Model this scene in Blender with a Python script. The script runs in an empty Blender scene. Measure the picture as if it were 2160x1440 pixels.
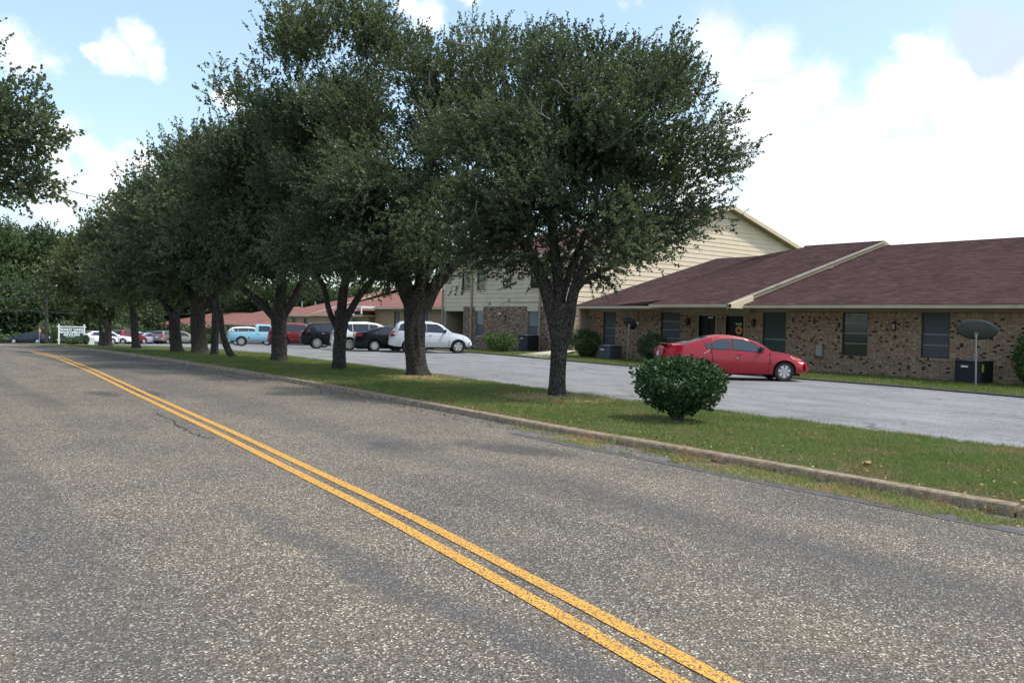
import bpy, math, random
import numpy as np
from mathutils import Vector, Matrix, noise
R = math.radians
random.seed(7); rng = np.random.default_rng(7)
scn = bpy.context.scene
col = scn.collection

# ------------------------------------------------------------------ camera
F, CX, CY, EYE = 1750.0, 1080.0, 720.0, 1.7
ROLL, PITCH, YAW = math.atan(0.0227), math.atan(41 / 1750.0), math.atan(1360 / 1750.0)
cam = bpy.data.cameras.new('camera'); camo = bpy.data.objects.new('camera', cam); col.objects.link(camo)
cam.sensor_width = 36; cam.lens = 36 * F / 2160; cam.clip_end = 3000; cam.clip_start = 0.05
fwd = Vector((math.sin(YAW) * math.cos(PITCH), math.cos(YAW) * math.cos(PITCH), -math.sin(PITCH)))
rt0 = Vector((math.cos(YAW), -math.sin(YAW), 0)); up0 = rt0.cross(fwd)
# the photographer held the phone slightly tilted: up leans to the right
rt = rt0 * math.cos(ROLL) + up0 * math.sin(ROLL); up = -rt0 * math.sin(ROLL) + up0 * math.cos(ROLL)
M = Matrix((rt, up, -fwd)).transposed().to_4x4(); M.translation = (0, 0, EYE)
camo.matrix_world = M
scn.camera = camo

def ray(px, py):
    d = fwd * F + rt * (px - CX) + up * (CY - py)
    return d.normalized()

# ------------------------------------------------------------------ sun, sky, exposure
SUN_AZ, SUN_EL = R(136), R(60)
sun = bpy.data.lights.new('sun', 'SUN'); sun.energy = 3.2; sun.angle = R(4.0); sun.color = (1, .95, .88)
suno = bpy.data.objects.new('sun', sun); col.objects.link(suno)
sd = Vector((math.sin(SUN_AZ) * math.cos(SUN_EL), math.cos(SUN_AZ) * math.cos(SUN_EL), math.sin(SUN_EL)))
suno.rotation_euler = sd.to_track_quat('Z', 'Y').to_euler(); suno.location = (40, -10, 60)
scn.view_settings.view_transform = 'Standard'; scn.view_settings.look = 'None'
scn.view_settings.gamma = 1; scn.view_settings.exposure = 0.42
scn.render.engine = 'CYCLES'
scn.cycles.max_bounces = 6; scn.cycles.transparent_max_bounces = 8

world = bpy.data.worlds.new('World'); scn.world = world; world.use_nodes = True
wt = world.node_tree; wt.nodes.clear()
def wn(t, **k):
    n = wt.nodes.new(t)
    for a, v in k.items(): setattr(n, a, v)
    return n
def wm(op, a, b=None, c=None):
    n = wn('ShaderNodeMath', operation=op)
    for i, v in enumerate((a, b, c)):
        if v is None: continue
        if isinstance(v, (int, float)): n.inputs[i].default_value = v
        else: wt.links.new(v, n.inputs[i])
    return n.outputs[0]
sky = wn('ShaderNodeTexSky', sky_type='NISHITA', sun_disc=False, sun_elevation=SUN_EL, sun_rotation=SUN_AZ,
         air_density=1.0, dust_density=1.6, ozone_density=1.0)
bg = wn('ShaderNodeBackground'); bg.inputs['Strength'].default_value = 0.15
outw = wn('ShaderNodeOutputWorld')
tc = wn('ShaderNodeTexCoord')
nz = wn('ShaderNodeTexNoise'); nz.inputs['Scale'].default_value = 7; nz.inputs['Detail'].default_value = 6; nz.inputs['Roughness'].default_value = .6
wt.links.new(tc.outputs['Generated'], nz.inputs['Vector'])
vm = wn('ShaderNodeVectorMath', operation='MULTIPLY_ADD')
sub = wn('ShaderNodeVectorMath', operation='SUBTRACT'); sub.inputs[1].default_value = (.5, .5, .5)
wt.links.new(nz.outputs['Color'], sub.inputs[0])
wt.links.new(sub.outputs[0], vm.inputs[0]); vm.inputs[1].default_value = (.085, .085, .085)
nzl = wn('ShaderNodeTexNoise'); nzl.inputs['Scale'].default_value = 22; nzl.inputs['Detail'].default_value = 5; nzl.inputs['Roughness'].default_value = .65
wt.links.new(tc.outputs['Generated'], nzl.inputs['Vector'])
sub2 = wn('ShaderNodeVectorMath', operation='SUBTRACT'); sub2.inputs[1].default_value = (.5, .5, .5); wt.links.new(nzl.outputs['Color'], sub2.inputs[0])
vm2 = wn('ShaderNodeVectorMath', operation='MULTIPLY_ADD'); wt.links.new(sub2.outputs[0], vm2.inputs[0]); vm2.inputs[1].default_value = (.045, .045, .045); wt.links.new(tc.outputs['Generated'], vm2.inputs[2])
wt.links.new(vm2.outputs[0], vm.inputs[2])
CLOUDS = [(50, 105, 62), (112, 135, 45), (10, 80, 55), (300, 85, 42), (322, 125, 48), (255, 138, 42), (215, 148, 18), (125, 77, 15),
          (140, 290, 55), (95, 330, 60), (190, 318, 30), (238, 362, 52), (300, 345, 45), (335, 375, 48), (185, 400, 48), (120, 410, 60), (270, 425, 70), (60, 440, 60),
          (905, 40, 48), (860, 15, 40), (985, -20, 40), (1330, 22, 34), (1328, 62, 22), (520, 240, 45), (480, 200, 30),
          (1520, 60, 85), (1545, 150, 80), (1620, 110, 80), (1700, 190, 85), (1600, 280, 150), (1780, 300, 120), (1760, 235, 50), (1900, 210, 90), (1960, 130, 62), (1925, 95, 40),
          (2010, 180, 90), (2080, 60, 95), (2160, 140, 140), (2100, 300, 160), (1900, 420, 220), (1650, 470, 200), (2150, 500, 220), (1450, 380, 160), (2300, 300, 250), (2350, 20, 180)]
fieldv = None
for (x, y, r_) in CLOUDS:
    d = ray(x, y)
    dn = wn('ShaderNodeVectorMath', operation='DISTANCE'); wt.links.new(vm.outputs[0], dn.inputs[0]); dn.inputs[1].default_value = d
    f = wm('MULTIPLY_ADD', dn.outputs['Value'], -F / r_, 1.0)
    fieldv = f if fieldv is None else wm('SMOOTH_MAX', fieldv, f, .15)
# the rest of the sky (outside the photograph) carries the same broken cumulus
nb = wn('ShaderNodeTexNoise'); nb.inputs['Scale'].default_value = 2.6; nb.inputs['Detail'].default_value = 7; nb.inputs['Roughness'].default_value = .55
wt.links.new(tc.outputs['Generated'], nb.inputs['Vector'])
gen = wm('MULTIPLY', wm('SUBTRACT', nb.outputs['Fac'], .53), 6.0)
dotn = wn('ShaderNodeVectorMath', operation='DOT_PRODUCT'); wt.links.new(tc.outputs['Generated'], dotn.inputs[0]); dotn.inputs[1].default_value = fwd
outside = wn('ShaderNodeMapRange'); outside.inputs['From Min'].default_value = .80; outside.inputs['From Max'].default_value = .70
wt.links.new(dotn.outputs['Value'], outside.inputs['Value'])
gen2 = wm('MULTIPLY_ADD', wm('SUBTRACT', 1.0, outside.outputs[0]), -3.0, gen)
allf = wm('MAXIMUM', fieldv, gen2)
mask = wn('ShaderNodeMapRange', interpolation_type='SMOOTHSTEP'); mask.inputs['From Min'].default_value = 0.0; mask.inputs['From Max'].default_value = .85
wt.links.new(allf, mask.inputs['Value'])
# cloud shade: pale lavender bellies in otherwise blown white
ns = wn('ShaderNodeTexNoise'); ns.inputs['Scale'].default_value = 4.2; ns.inputs['Detail'].default_value = 4
mpn = wn('ShaderNodeMapping'); mpn.inputs['Location'].default_value = (3.1, 1.7, .4); mpn.inputs['Scale'].default_value = (1, 1, 1.8)
wt.links.new(tc.outputs['Generated'], mpn.inputs['Vector']); wt.links.new(mpn.outputs[0], ns.inputs['Vector'])
shf = wn('ShaderNodeMapRange', interpolation_type='SMOOTHSTEP'); shf.inputs['From Min'].default_value = .46; shf.inputs['From Max'].default_value = .72
wt.links.new(ns.outputs['Fac'], shf.inputs['Value'])
# the big grey-blue cloud belly at upper right
bds = []
for (x, y, r_) in ((2060, 10, 75), (2120, 70, 70), (2170, 20, 90), (2095, 120, 35)):
    b1 = wn('ShaderNodeVectorMath', operation='DISTANCE'); wt.links.new(vm.outputs[0], b1.inputs[0]); b1.inputs[1].default_value = ray(x, y)
    q1 = wm('DIVIDE', b1.outputs['Value'], r_ / 80.0); bds.append(q1)
bdm = bds[0]
for q1 in bds[1:]: bdm = wm('SMOOTH_MIN', bdm, q1, .02)
bf = wn('ShaderNodeMapRange', interpolation_type='SMOOTHSTEP'); bf.inputs['From Min'].default_value = 110 / F; bf.inputs['From Max'].default_value = 55 / F
wt.links.new(bdm, bf.inputs['Value'])
shade_f = wm('MAXIMUM', shf.outputs[0], bf.outputs[0])
cc = wn('ShaderNodeMix', data_type='RGBA'); wt.links.new(shade_f, cc.inputs['Factor'])
cc.inputs[6].default_value = (6.8, 6.8, 6.8, 1); cc.inputs[7].default_value = (3.8, 4.3, 5.3, 1)
mx = wn('ShaderNodeMix', data_type='RGBA'); wt.links.new(mask.outputs[0], mx.inputs['Factor'])
# thin haze: one even pale tint added over the clear sky
hz = wn('ShaderNodeMix', data_type='RGBA', blend_type='ADD'); hz.inputs['Factor'].default_value = 1
wt.links.new(sky.outputs[0], hz.inputs[6]); hz.inputs[7].default_value = (1.05, 1.4, 1.4, 1)
wt.links.new(hz.outputs[2], mx.inputs[6]); wt.links.new(cc.outputs[2], mx.inputs[7])
wt.links.new(mx.outputs[2], bg.inputs['Color']); wt.links.new(bg.outputs[0], outw.inputs[0])

# ------------------------------------------------------------------ terrain
def gz(x, y):
    y = min(y, 140.0)
    return -0.031 * 8 * math.log1p(math.exp((y - 42) / 8.0))
def gza(y):
    return -0.031 * 8 * np.log1p(np.exp((np.minimum(y, 140.0) - 42) / 8.0))
def at(px, py, h=0.0):
    d = ray(px, py); d = d / math.hypot(d.x, d.y); t = 0.5
    while t < 400:
        p = d * t
        if EYE + p.z < gz(p.x, p.y) + h: break
        t *= 1.002
    return Vector((p.x, p.y, gz(p.x, p.y)))
def plD(px, py, Z):
    d = ray(px, py); t = Z / (d.x * math.sin(YAW) + d.y * math.cos(YAW))
    return Vector((d.x * t, d.y * t, EYE + d.z * t))

# ------------------------------------------------------------------ materials
def mat(name, color, rough=.8, metal=0, spec=.5, **k):
    m = bpy.data.materials.new(name); m.use_nodes = True
    b = m.node_tree.nodes['Principled BSDF']
    b.inputs['Base Color'].default_value = (*color, 1); b.inputs['Roughness'].default_value = rough
    b.inputs['Metallic'].default_value = metal; b.inputs['Specular IOR Level'].default_value = spec
    for a, v in k.items(): b.inputs[a].default_value = v
    return m
class NT:
    def __init__(s, m): s.m = m; s.t = m.node_tree; s.b = s.t.nodes['Principled BSDF']
    def n(s, t, **k):
        n = s.t.nodes.new(t)
        for a, v in k.items(): setattr(n, a, v)
        return n
    def l(s, a, b): s.t.links.new(a, b)
    def coord(s, kind='Object', scale=None, rot=None):
        c = s.n('ShaderNodeTexCoord').outputs[kind] if kind != 'World' else s.n('ShaderNodeNewGeometry').outputs['Position']
        if scale is None and rot is None: return c
        mp = s.n('ShaderNodeMapping'); s.l(c, mp.inputs[0])
        if scale: mp.inputs['Scale'].default_value = scale
        if rot: mp.inputs['Rotation'].default_value = rot
        return mp.outputs[0]
    def noise(s, scale, detail=4, rough=.5, vec=None, out='Fac'):
        n = s.n('ShaderNodeTexNoise'); n.inputs['Scale'].default_value = scale; n.inputs['Detail'].default_value = detail
        n.inputs['Roughness'].default_value = rough
        if vec is not None: s.l(vec, n.inputs['Vector'])
        return n.outputs[out]
    def vor(s, scale, vec=None, feature='F1', out='Color'):
        n = s.n('ShaderNodeTexVoronoi', feature=feature); n.inputs['Scale'].default_value = scale
        if vec is not None: s.l(vec, n.inputs['Vector'])
        return n.outputs[out]
    def ramp(s, fac, stops, interp='LINEAR'):
        r = s.n('ShaderNodeValToRGB'); r.color_ramp.interpolation = interp
        e = r.color_ramp.elements
        while len(e) < len(stops): e.new(.5)
        for i, (p, c) in enumerate(stops):
            e[i].position = p; e[i].color = (*c, 1) if len(c) == 3 else c
        s.l(fac, r.inputs[0]); return r.outputs[0]
    def mix(s, f, a, b, mode='MIX'):
        n = s.n('ShaderNodeMix', data_type='RGBA', blend_type=mode)
        for v, i in ((f, n.inputs['Factor']), (a, n.inputs[6]), (b, n.inputs[7])):
            if isinstance(v, (int, float)): i.default_value = v
            elif isinstance(v, tuple): i.default_value = (*v, 1)
            else: s.l(v, i)
        return n.outputs[2]
    def math(s, op, a, b=0.0):
        n = s.n('ShaderNodeMath', operation=op)
        for v, i in ((a, n.inputs[0]), (b, n.inputs[1])):
            if isinstance(v, (int, float)): i.default_value = v
            else: s.l(v, i)
        return n.outputs[0]
    def rng(s, v, a, b, c=0., d=1.):
        n = s.n('ShaderNodeMapRange', interpolation_type='SMOOTHSTEP'); s.l(v, n.inputs['Value'])
        for i, x in zip(('From Min', 'From Max', 'To Min', 'To Max'), (a, b, c, d)): n.inputs[i].default_value = x
        return n.outputs[0]
    def sep(s, v):
        n = s.n('ShaderNodeSeparateXYZ'); s.l(v, n.inputs[0]); return n.outputs
    def attr(s, name='rnd'):
        n = s.n('ShaderNodeAttribute'); n.attribute_name = name; return n.outputs['Fac']
    def col(s, c): s.l(c, s.b.inputs['Base Color'])
    def bump(s, h, strength=.3, dist=.01):
        n = s.n('ShaderNodeBump'); n.inputs['Strength'].default_value = strength; n.inputs['Distance'].default_value = dist
        s.l(h, n.inputs['Height']); s.l(n.outputs[0], s.b.inputs['Normal'])

def rough_mat(name, c, var=.25, scale=6, rough=.8, bump=.1, bs=60, dirt=None):
    m = mat(name, c, rough, spec=.3); t = NT(m); v = t.coord('World')
    k = t.noise(scale, 5, .6, v)
    cc_ = t.ramp(k, [(.3, tuple(x * (1 - var) for x in c)), (.7, tuple(min(1, x * (1 + var)) for x in c))])
    if dirt: cc_ = t.mix(t.rng(t.noise(scale * .35, 6, .7, v), .52, .75), cc_, dirt)
    t.col(cc_); t.bump(t.noise(bs, 3, .6, v), bump, .01); return m

# chip-seal road
m_road = mat('chip_seal', (.1, .1, .1), .9, spec=.12); t = NT(m_road); v = t.coord('World')
chip = t.vor(98, v); chs = t.sep(chip)
dist = t.vor(98, v, out='Distance')
base = t.ramp(chs[0], [(0, (.060, .056, .052)), (.35, (.105, .098, .089)), (.75, (.165, .153, .136)), (.92, (.265, .245, .21)), (.975, (.58, .56, .51))])
base = t.mix(1.0, base, t.ramp(chs[1], [(0, (1.16, 1.03, .86)), (.35, (1.0, 1.0, .96)), (.7, (.92, .97, 1.03)), (1, (1.14, .96, .88))]), 'MULTIPLY')
big = t.noise(.55, 5, .6, v)
mp = t.n('ShaderNodeMapping'); t.l(v, mp.inputs[0]); mp.inputs['Rotation'].default_value = (0, 0, R(5)); mp.inputs['Scale'].default_value = (1.0, .07, 1)
trk = t.noise(.9, 3, .5, mp.outputs[0])
tar = t.rng(trk, .50, .66)
base = t.mix(t.math('MULTIPLY', tar, .35), base, (.062, .064, .070))
base = t.mix(1.0, base, t.ramp(big, [(.3, (.82, .82, .84)), (.7, (1.20, 1.14, 1.03))]), 'MULTIPLY')
base = t.mix(1.0, base, t.ramp(t.noise(260, 2, .7, v), [(.3, (.72, .72, .72)), (.7, (1.25, 1.25, 1.25))]), 'MULTIPLY')
pos = t.sep(v)
def band(cx_, wd, amt, y0=None, y1=None):
    global base
    wob = t.math('MULTIPLY', t.math('SUBTRACT', t.noise(.5, 4, .6, v), .5), 1.0)
    g = t.rng(t.math('ABSOLUTE', t.math('SUBTRACT', t.math('ADD', pos[0], wob), cx_)), wd, wd * .25)
    if y0 is not None: g = t.math('MULTIPLY', g, t.math('MULTIPLY', t.rng(pos[1], y0, y0 + .8), t.rng(pos[1], y1 + .5, y1 - 1.2)))
    g = t.math('MULTIPLY', g, t.rng(t.noise(1.8, 5, .7, v), .25, .65, amt * .4, amt)); base = t.mix(g, base, (.070, .072, .080))
band(5.55, .6, .40); band(.9, .5, .45); band(2.72, .26, .62, 1.8, 7.4)
# tar bleed patches, some with a hard tongue shape
bl = t.rng(t.noise(.33, 4, .55, t.coord('World', (1, .5, 1))), .60, .68)
base = t.mix(t.math('MULTIPLY', bl, .6), base, (.045, .046, .052))
t.col(base); t.bump(dist, .9, .006)

m_gutter = rough_mat('gutter_concrete', (.125, .115, .10), .35, 5, .9, .4, 80, (.07, .065, .05))
m_lot = mat('worn_lot_asphalt', (.3, .3, .3), .9, spec=.2); t = NT(m_lot); v = t.coord('World')
k = t.noise(1.2, 8, .7, t.coord('World', (.9, .35, 1), (0, 0, R(10))))
c_ = t.ramp(k, [(.25, (.125, .123, .128)), (.48, (.20, .198, .202)), (.75, (.272, .270, .276))])
sp = t.sep(t.vor(70, v)); c_ = t.mix(1., c_, t.ramp(sp[0], [(0, (.62, .62, .62)), (.5, (.95, .95, .95)), (1, (1.4, 1.38, 1.35))]), 'MULTIPLY')
st = t.rng(t.noise(.8, 7, .75, t.coord('World', (1.6, .25, 1), (0, 0, R(28)))), .57, .66)
c_ = t.mix(t.math('MULTIPLY', st, .65), c_, (.105, .103, .105))
sp2 = t.rng(t.noise(.45, 3, .5, v), .58, .66); sp3 = t.math('MULTIPLY', sp2, t.rng(t.noise(6, 4, .7, v), .5, .62)); c_ = t.mix(t.math('MULTIPLY', sp3, .55), c_, (.07, .068, .066))
ed = t.n('ShaderNodeTexVoronoi', feature='DISTANCE_TO_EDGE'); ed.inputs['Scale'].default_value = .55
dv = t.n('ShaderNodeVectorMath', operation='MULTIPLY_ADD'); t.l(t.noise(1.5, 6, .7, v, 'Color'), dv.inputs[0]); dv.inputs[1].default_value = (1.1, 1.1, 0); t.l(v, dv.inputs[2])
t.l(dv.outputs[0], ed.inputs['Vector'])
crk = t.rng(ed.outputs['Distance'], .012, .004)
crk = t.math('MULTIPLY', crk, t.rng(t.noise(.25, 2, .5, v), .45, .6))
c_ = t.mix(t.math('MULTIPLY', crk, .7), c_, (.05, .05, .045))
t.col(c_); t.bump(t.noise(90, 4, .6, v), .4, .006)

def paint_mat(name, c, worn):
    m = mat(name, c, .65, spec=.3); t = NT(m); v = t.coord('World')
    hole = t.rng(t.sep(t.vor(105, v))[1], worn - .12, worn)
    hole2 = t.rng(t.noise(14, 5, .7, v), .58, .66)
    f = t.math('MAXIMUM', hole, t.math('MULTIPLY', hole2, .5))
    cc_ = t.mix(f, t.mix(t.sep(t.vor(105, v))[0], tuple(x * .72 for x in c), tuple(x * 1.1 for x in c)), (.12, .10, .075))
    t.col(cc_); t.bump(t.vor(88, v, out='Distance'), .8, .006); return m
m_yellow = paint_mat('yellow_line_paint', (.70, .36, .06), .80)
m_fadey = paint_mat('faded_yellow_paint', (.55, .50, .22), .9)
m_crack = mat('crack_tar', (.02, .02, .02), .9)

m_soil = mat('lawn_ground', (.1, .12, .04), .95, spec=.1); t = NT(m_soil); v = t.coord('World')
k = t.noise(1.1, 6, .65, v)
c_ = t.ramp(k, [(.30, (.055, .082, .020)), (.45, (.078, .105, .028)), (.58, (.11, .105, .048)), (.72, (.135, .098, .062))])
c_ = t.mix(1., c_, t.ramp(t.noise(45, 5, .75, v), [(.3, (.45, .45, .45)), (.7, (1.4, 1.4, 1.35))]), 'MULTIPLY')
t.col(c_); t.bump(t.noise(55, 5, .8, v), .9, .03)
m_far = rough_mat('far_ground', (.07, .10, .035), .4, .3, .95, .5, 8)

def blade_mat(name, a, b, c):
    m = mat(name, a, .6, spec=.25); t = NT(m); r = t.attr()
    cc_ = t.ramp(r, [(0, a), (.55, b), (.85, c)])
    cc_ = t.mix(1., cc_, t.ramp(t.noise(1.3, 7, .7, t.coord('World')), [(.33, (.72, .95, .7)), (.52, (1.05, 1.0, 1.0)), (.62, (1.5, 1.0, 1.2)), (.75, (1.75, .95, 1.3))]), 'MULTIPLY')
    t.col(cc_)
    tr = t.n('ShaderNodeBsdfTranslucent'); t.l(cc_, tr.inputs[0]); ms = t.n('ShaderNodeMixShader'); ms.inputs[0].default_value = .35
    o = t.t.nodes['Material Output']; t.l(t.b.outputs[0], ms.inputs[1]); t.l(tr.outputs[0], ms.inputs[2]); t.l(ms.outputs[0], o.inputs[0])
    return m
m_blade = blade_mat('grass_blade', (.11, .175, .035), (.16, .225, .058), (.31, .28, .13))
m_weed = blade_mat('dry_weed', (.16, .22, .05), (.30, .30, .11), (.46, .38, .20))

def leaf_mat(name, dark, mid, light, rough=.45, spec=.4, transl=.22):
    m = mat(name, mid, rough, spec=spec); t = NT(m); r = t.attr()
    cc_ = t.ramp(r, [(0, dark), (.5, mid), (1, light)])
    t.col(cc_)
    tr = t.n('ShaderNodeBsdfTranslucent'); t.l(t.mix(1., cc_, (1.2, 1.3, .6), 'MULTIPLY'), tr.inputs[0]); ms = t.n('ShaderNodeMixShader'); ms.inputs[0].default_value = transl
    o = t.t.nodes['Material Output']; t.l(t.b.outputs[0], ms.inputs[1]); t.l(tr.outputs[0], ms.inputs[2]); t.l(ms.outputs[0], o.inputs[0])
    return m
m_leaf = leaf_mat('oak_leaves', (.050, .068, .044), (.098, .125, .078), (.165, .195, .12), .48, .42, .42)
m_leaf2 = leaf_mat('woodland_leaves', (.034, .056, .030), (.066, .10, .048), (.115, .155, .07), .55, .25, .28)
m_leaf3 = leaf_mat('yellow_green_leaves', (.058, .070, .034), (.11, .122, .056), (.18, .19, .09), .55, .25, .3)
m_holly = leaf_mat('glossy_bush_leaves', (.018, .045, .016), (.032, .072, .024), (.062, .12, .042), .42, .32, .18)
m_hedge = leaf_mat('hedge_leaves', (.035, .07, .018), (.06, .115, .028), (.10, .17, .04), .5, .35, .2)

def bark(name, a, b):
    m = mat(name, a, .95, spec=.15); t = NT(m); v = t.coord('World', (1, 1, .22))
    k = t.noise(22, 6, .75, v); e = t.vor(38, v, 'DISTANCE_TO_EDGE', 'Distance')
    h = t.math('MULTIPLY', t.rng(e, 0, .22), k)
    c = t.mix(t.rng(h, .0, .55), tuple(x * .45 for x in a), b)
    lich = t.rng(t.noise(3.5, 6, .75, t.coord('World')), .56, .66); lich2 = t.math('MULTIPLY', lich, t.rng(t.noise(60, 3, .7, t.coord('World')), .5, .6))
    c = t.mix(t.math('MULTIPLY', lich2, .65), c, (.27, .28, .26)); t.col(c); t.bump(h, 1., .05); return m
m_bark = bark('oak_bark', (.062, .054, .047), (.125, .110, .096))
m_twig = mat('twig', (.07, .058, .048), .95)

def brickish(name, pal, rough=.9):
    m = mat(name, pal[0][1], rough, spec=.2); t = NT(m); r = t.attr()
    c = t.ramp(r, pal, 'CONSTANT'); v = t.coord('World')
    c = t.mix(1., c, t.ramp(t.noise(25, 4, .7, v), [(.3, (.78, .78, .78)), (.7, (1.2, 1.18, 1.15))]), 'MULTIPLY')
    t.col(c); t.bump(t.noise(120, 3, .6, v), .4, .004); return m
m_brick = brickish('tan_brick', [(0, (.37, .265, .19)), (.2, (.42, .305, .22)), (.42, (.34, .245, .175)), (.60, (.46, .345, .255)), (.74, (.38, .245, .175)), (.84, (.055, .038, .032)), (.93, (.11, .065, .05))])
m_brick2 = brickish('pinkish_brick', [(0, (.30, .205, .15)), (.2, (.34, .235, .18)), (.42, (.27, .175, .13)), (.60, (.42, .32, .25)), (.72, (.52, .43, .36)), (.80, (.085, .05, .04)), (.9, (.16, .08, .06))])
m_mortar = rough_mat('mortar', (.33, .285, .235), .15, 5, .95, .3, 150)
m_farbrick = mat('distant_brick', (.35, .25, .17), .9, spec=.2); t = NT(m_farbrick)
bt = t.n('ShaderNodeTexBrick'); v = t.coord('World'); sx = t.sep(v); cb = t.n('ShaderNodeCombineXYZ'); t.l(t.math('ADD', sx[1], sx[0]), cb.inputs[0]); t.l(sx[2], cb.inputs[1]); t.l(cb.outputs[0], bt.inputs[0])
bt.inputs['Scale'].default_value = 1; bt.inputs['Brick Width'].default_value = .21; bt.inputs['Row Height'].default_value = .075; bt.inputs['Mortar Size'].default_value = .006
bt.inputs['Color1'].default_value = (.42, .30, .19, 1); bt.inputs['Color2'].default_value = (.30, .20, .13, 1); bt.inputs['Mortar'].default_value = (.36, .31, .24, 1)
t.col(bt.outputs['Color']); t.bump(bt.outputs['Fac'], .3, -.01)

m_trimgrey = rough_mat('weathered_trim', (.34, .30, .25), .2, 3, .8, .05)
m_shingle = mat('brown_shingle', (.09, .055, .05), .95, spec=.15); t = NT(m_shingle); r = t.attr(); v = t.coord('World')
c = t.ramp(r, [(0, (.098, .054, .052)), (.5, (.128, .071, .066)), (.9, (.155, .092, .083)), (1, (.19, .12, .10))])
c = t.mix(1., c, t.ramp(t.noise(.9, 6, .7, v), [(.3, (.78, .78, .80)), (.7, (1.22, 1.18, 1.15))]), 'MULTIPLY')
c = t.mix(1., c, t.ramp(t.noise(150, 3, .8, v), [(.3, (.7, .7, .7)), (.7, (1.3, 1.3, 1.3))]), 'MULTIPLY')
t.col(c); t.bump(t.noise(180, 3, .8, v), .5, .004)
m_redroof = mat('red_brown_roof', (.2, .09, .07), .95, spec=.15); t = NT(m_redroof); v = t.coord('World')
c = t.ramp(t.noise(.6, 6, .7, v), [(.3, (.17, .075, .062)), (.7, (.25, .115, .095))])
zz = t.sep(v); wv = t.n('ShaderNodeMath', operation='FRACT'); t.l(t.math('MULTIPLY', zz[2], 22), wv.inputs[0])
c = t.mix(1., c, t.ramp(wv.outputs[0], [(0, (.8, .8, .8)), (.25, (1.04, 1.04, 1.04))]), 'MULTIPLY')
t.col(c); t.bump(t.noise(90, 3, .8, v), .4, .01)

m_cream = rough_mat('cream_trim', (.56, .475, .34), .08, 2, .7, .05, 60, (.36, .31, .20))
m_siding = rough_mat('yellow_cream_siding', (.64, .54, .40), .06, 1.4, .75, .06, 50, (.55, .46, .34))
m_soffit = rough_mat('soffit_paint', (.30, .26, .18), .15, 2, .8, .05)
m_tan = rough_mat('tan_wall_panel', (.33, .27, .19), .1, 2, .8, .05)
m_white = rough_mat('white_paint', (.75, .74, .70), .06, 3, .6, .04)
m_screen = rough_mat('window_screen', (.085, .095, .11), .15, 9, .5, .05, 300)
m_screen2 = rough_mat('green_window_screen', (.045, .065, .062), .2, 4, .5, .05, 300)
m_frame = mat('bronze_window_frame', (.045, .042, .04), .5)
m_glass = mat('window_glass', (.012, .014, .016), .06, spec=.7)
m_glassb = mat('window_glass_with_blind', (.16, .19, .21), .12, spec=.6)
m_alu = mat('grey_metal', (.34, .35, .36), .45, .7)
m_door = rough_mat('dark_blue_door', (.012, .014, .02), .2, 3, .5, .03)
m_black = mat('black_metal', (.015, .015, .017), .5)
m_dark = mat('recess_dark', (.03, .028, .022), .9)
m_conc = rough_mat('kerb_concrete', (.25, .19, .135), .45, 11, .9, .8, 60, (.09, .072, .052))
m_pave = rough_mat('pale_concrete', (.42, .39, .33), .15, 3, .9, .2, 60)

# ------------------------------------------------------------------ mesh helpers
def link(o, parent=None):
    col.objects.link(o)
    if parent is not None: o.parent = parent
    return o
def tag(o, label=None, cat=None, group=None, kind=None):
    if label: o['label'] = label
    if cat: o['category'] = cat
    if group: o['group'] = group
    if kind: o['kind'] = kind
    return o
def empty(name, loc=(0, 0, 0), rz=0, **k):
    o = bpy.data.objects.new(name, None); o.empty_display_size = .2; col.objects.link(o)
    o.location = loc; o.rotation_euler = (0, 0, rz); return tag(o, **k)
def np_mesh(name, V, Fq, mats, smooth=False, rnd=None, mi=None):
    V = np.asarray(V, dtype=np.float32).reshape(-1, 3); Fq = np.asarray(Fq, dtype=np.int32)
    n, k = Fq.shape
    me = bpy.data.meshes.new(name); me.vertices.add(len(V)); me.vertices.foreach_set('co', V.ravel())
    me.loops.add(n * k); me.loops.foreach_set('vertex_index', Fq.ravel())
    me.polygons.add(n); me.polygons.foreach_set('loop_start', np.arange(n, dtype=np.int32) * k)
    try: me.polygons.foreach_set('loop_total', np.full(n, k, dtype=np.int32))
    except Exception: pass
    if smooth: me.polygons.foreach_set('use_smooth', np.ones(n, dtype=bool))
    for m in (mats if isinstance(mats, (list, tuple)) else [mats]): me.materials.append(m)
    if rnd is not None:
        a = me.attributes.new('rnd', 'FLOAT', 'FACE'); a.data.foreach_set('value', np.asarray(rnd, dtype=np.float32))
    me.update(calc_edges=True)
    return me
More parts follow.
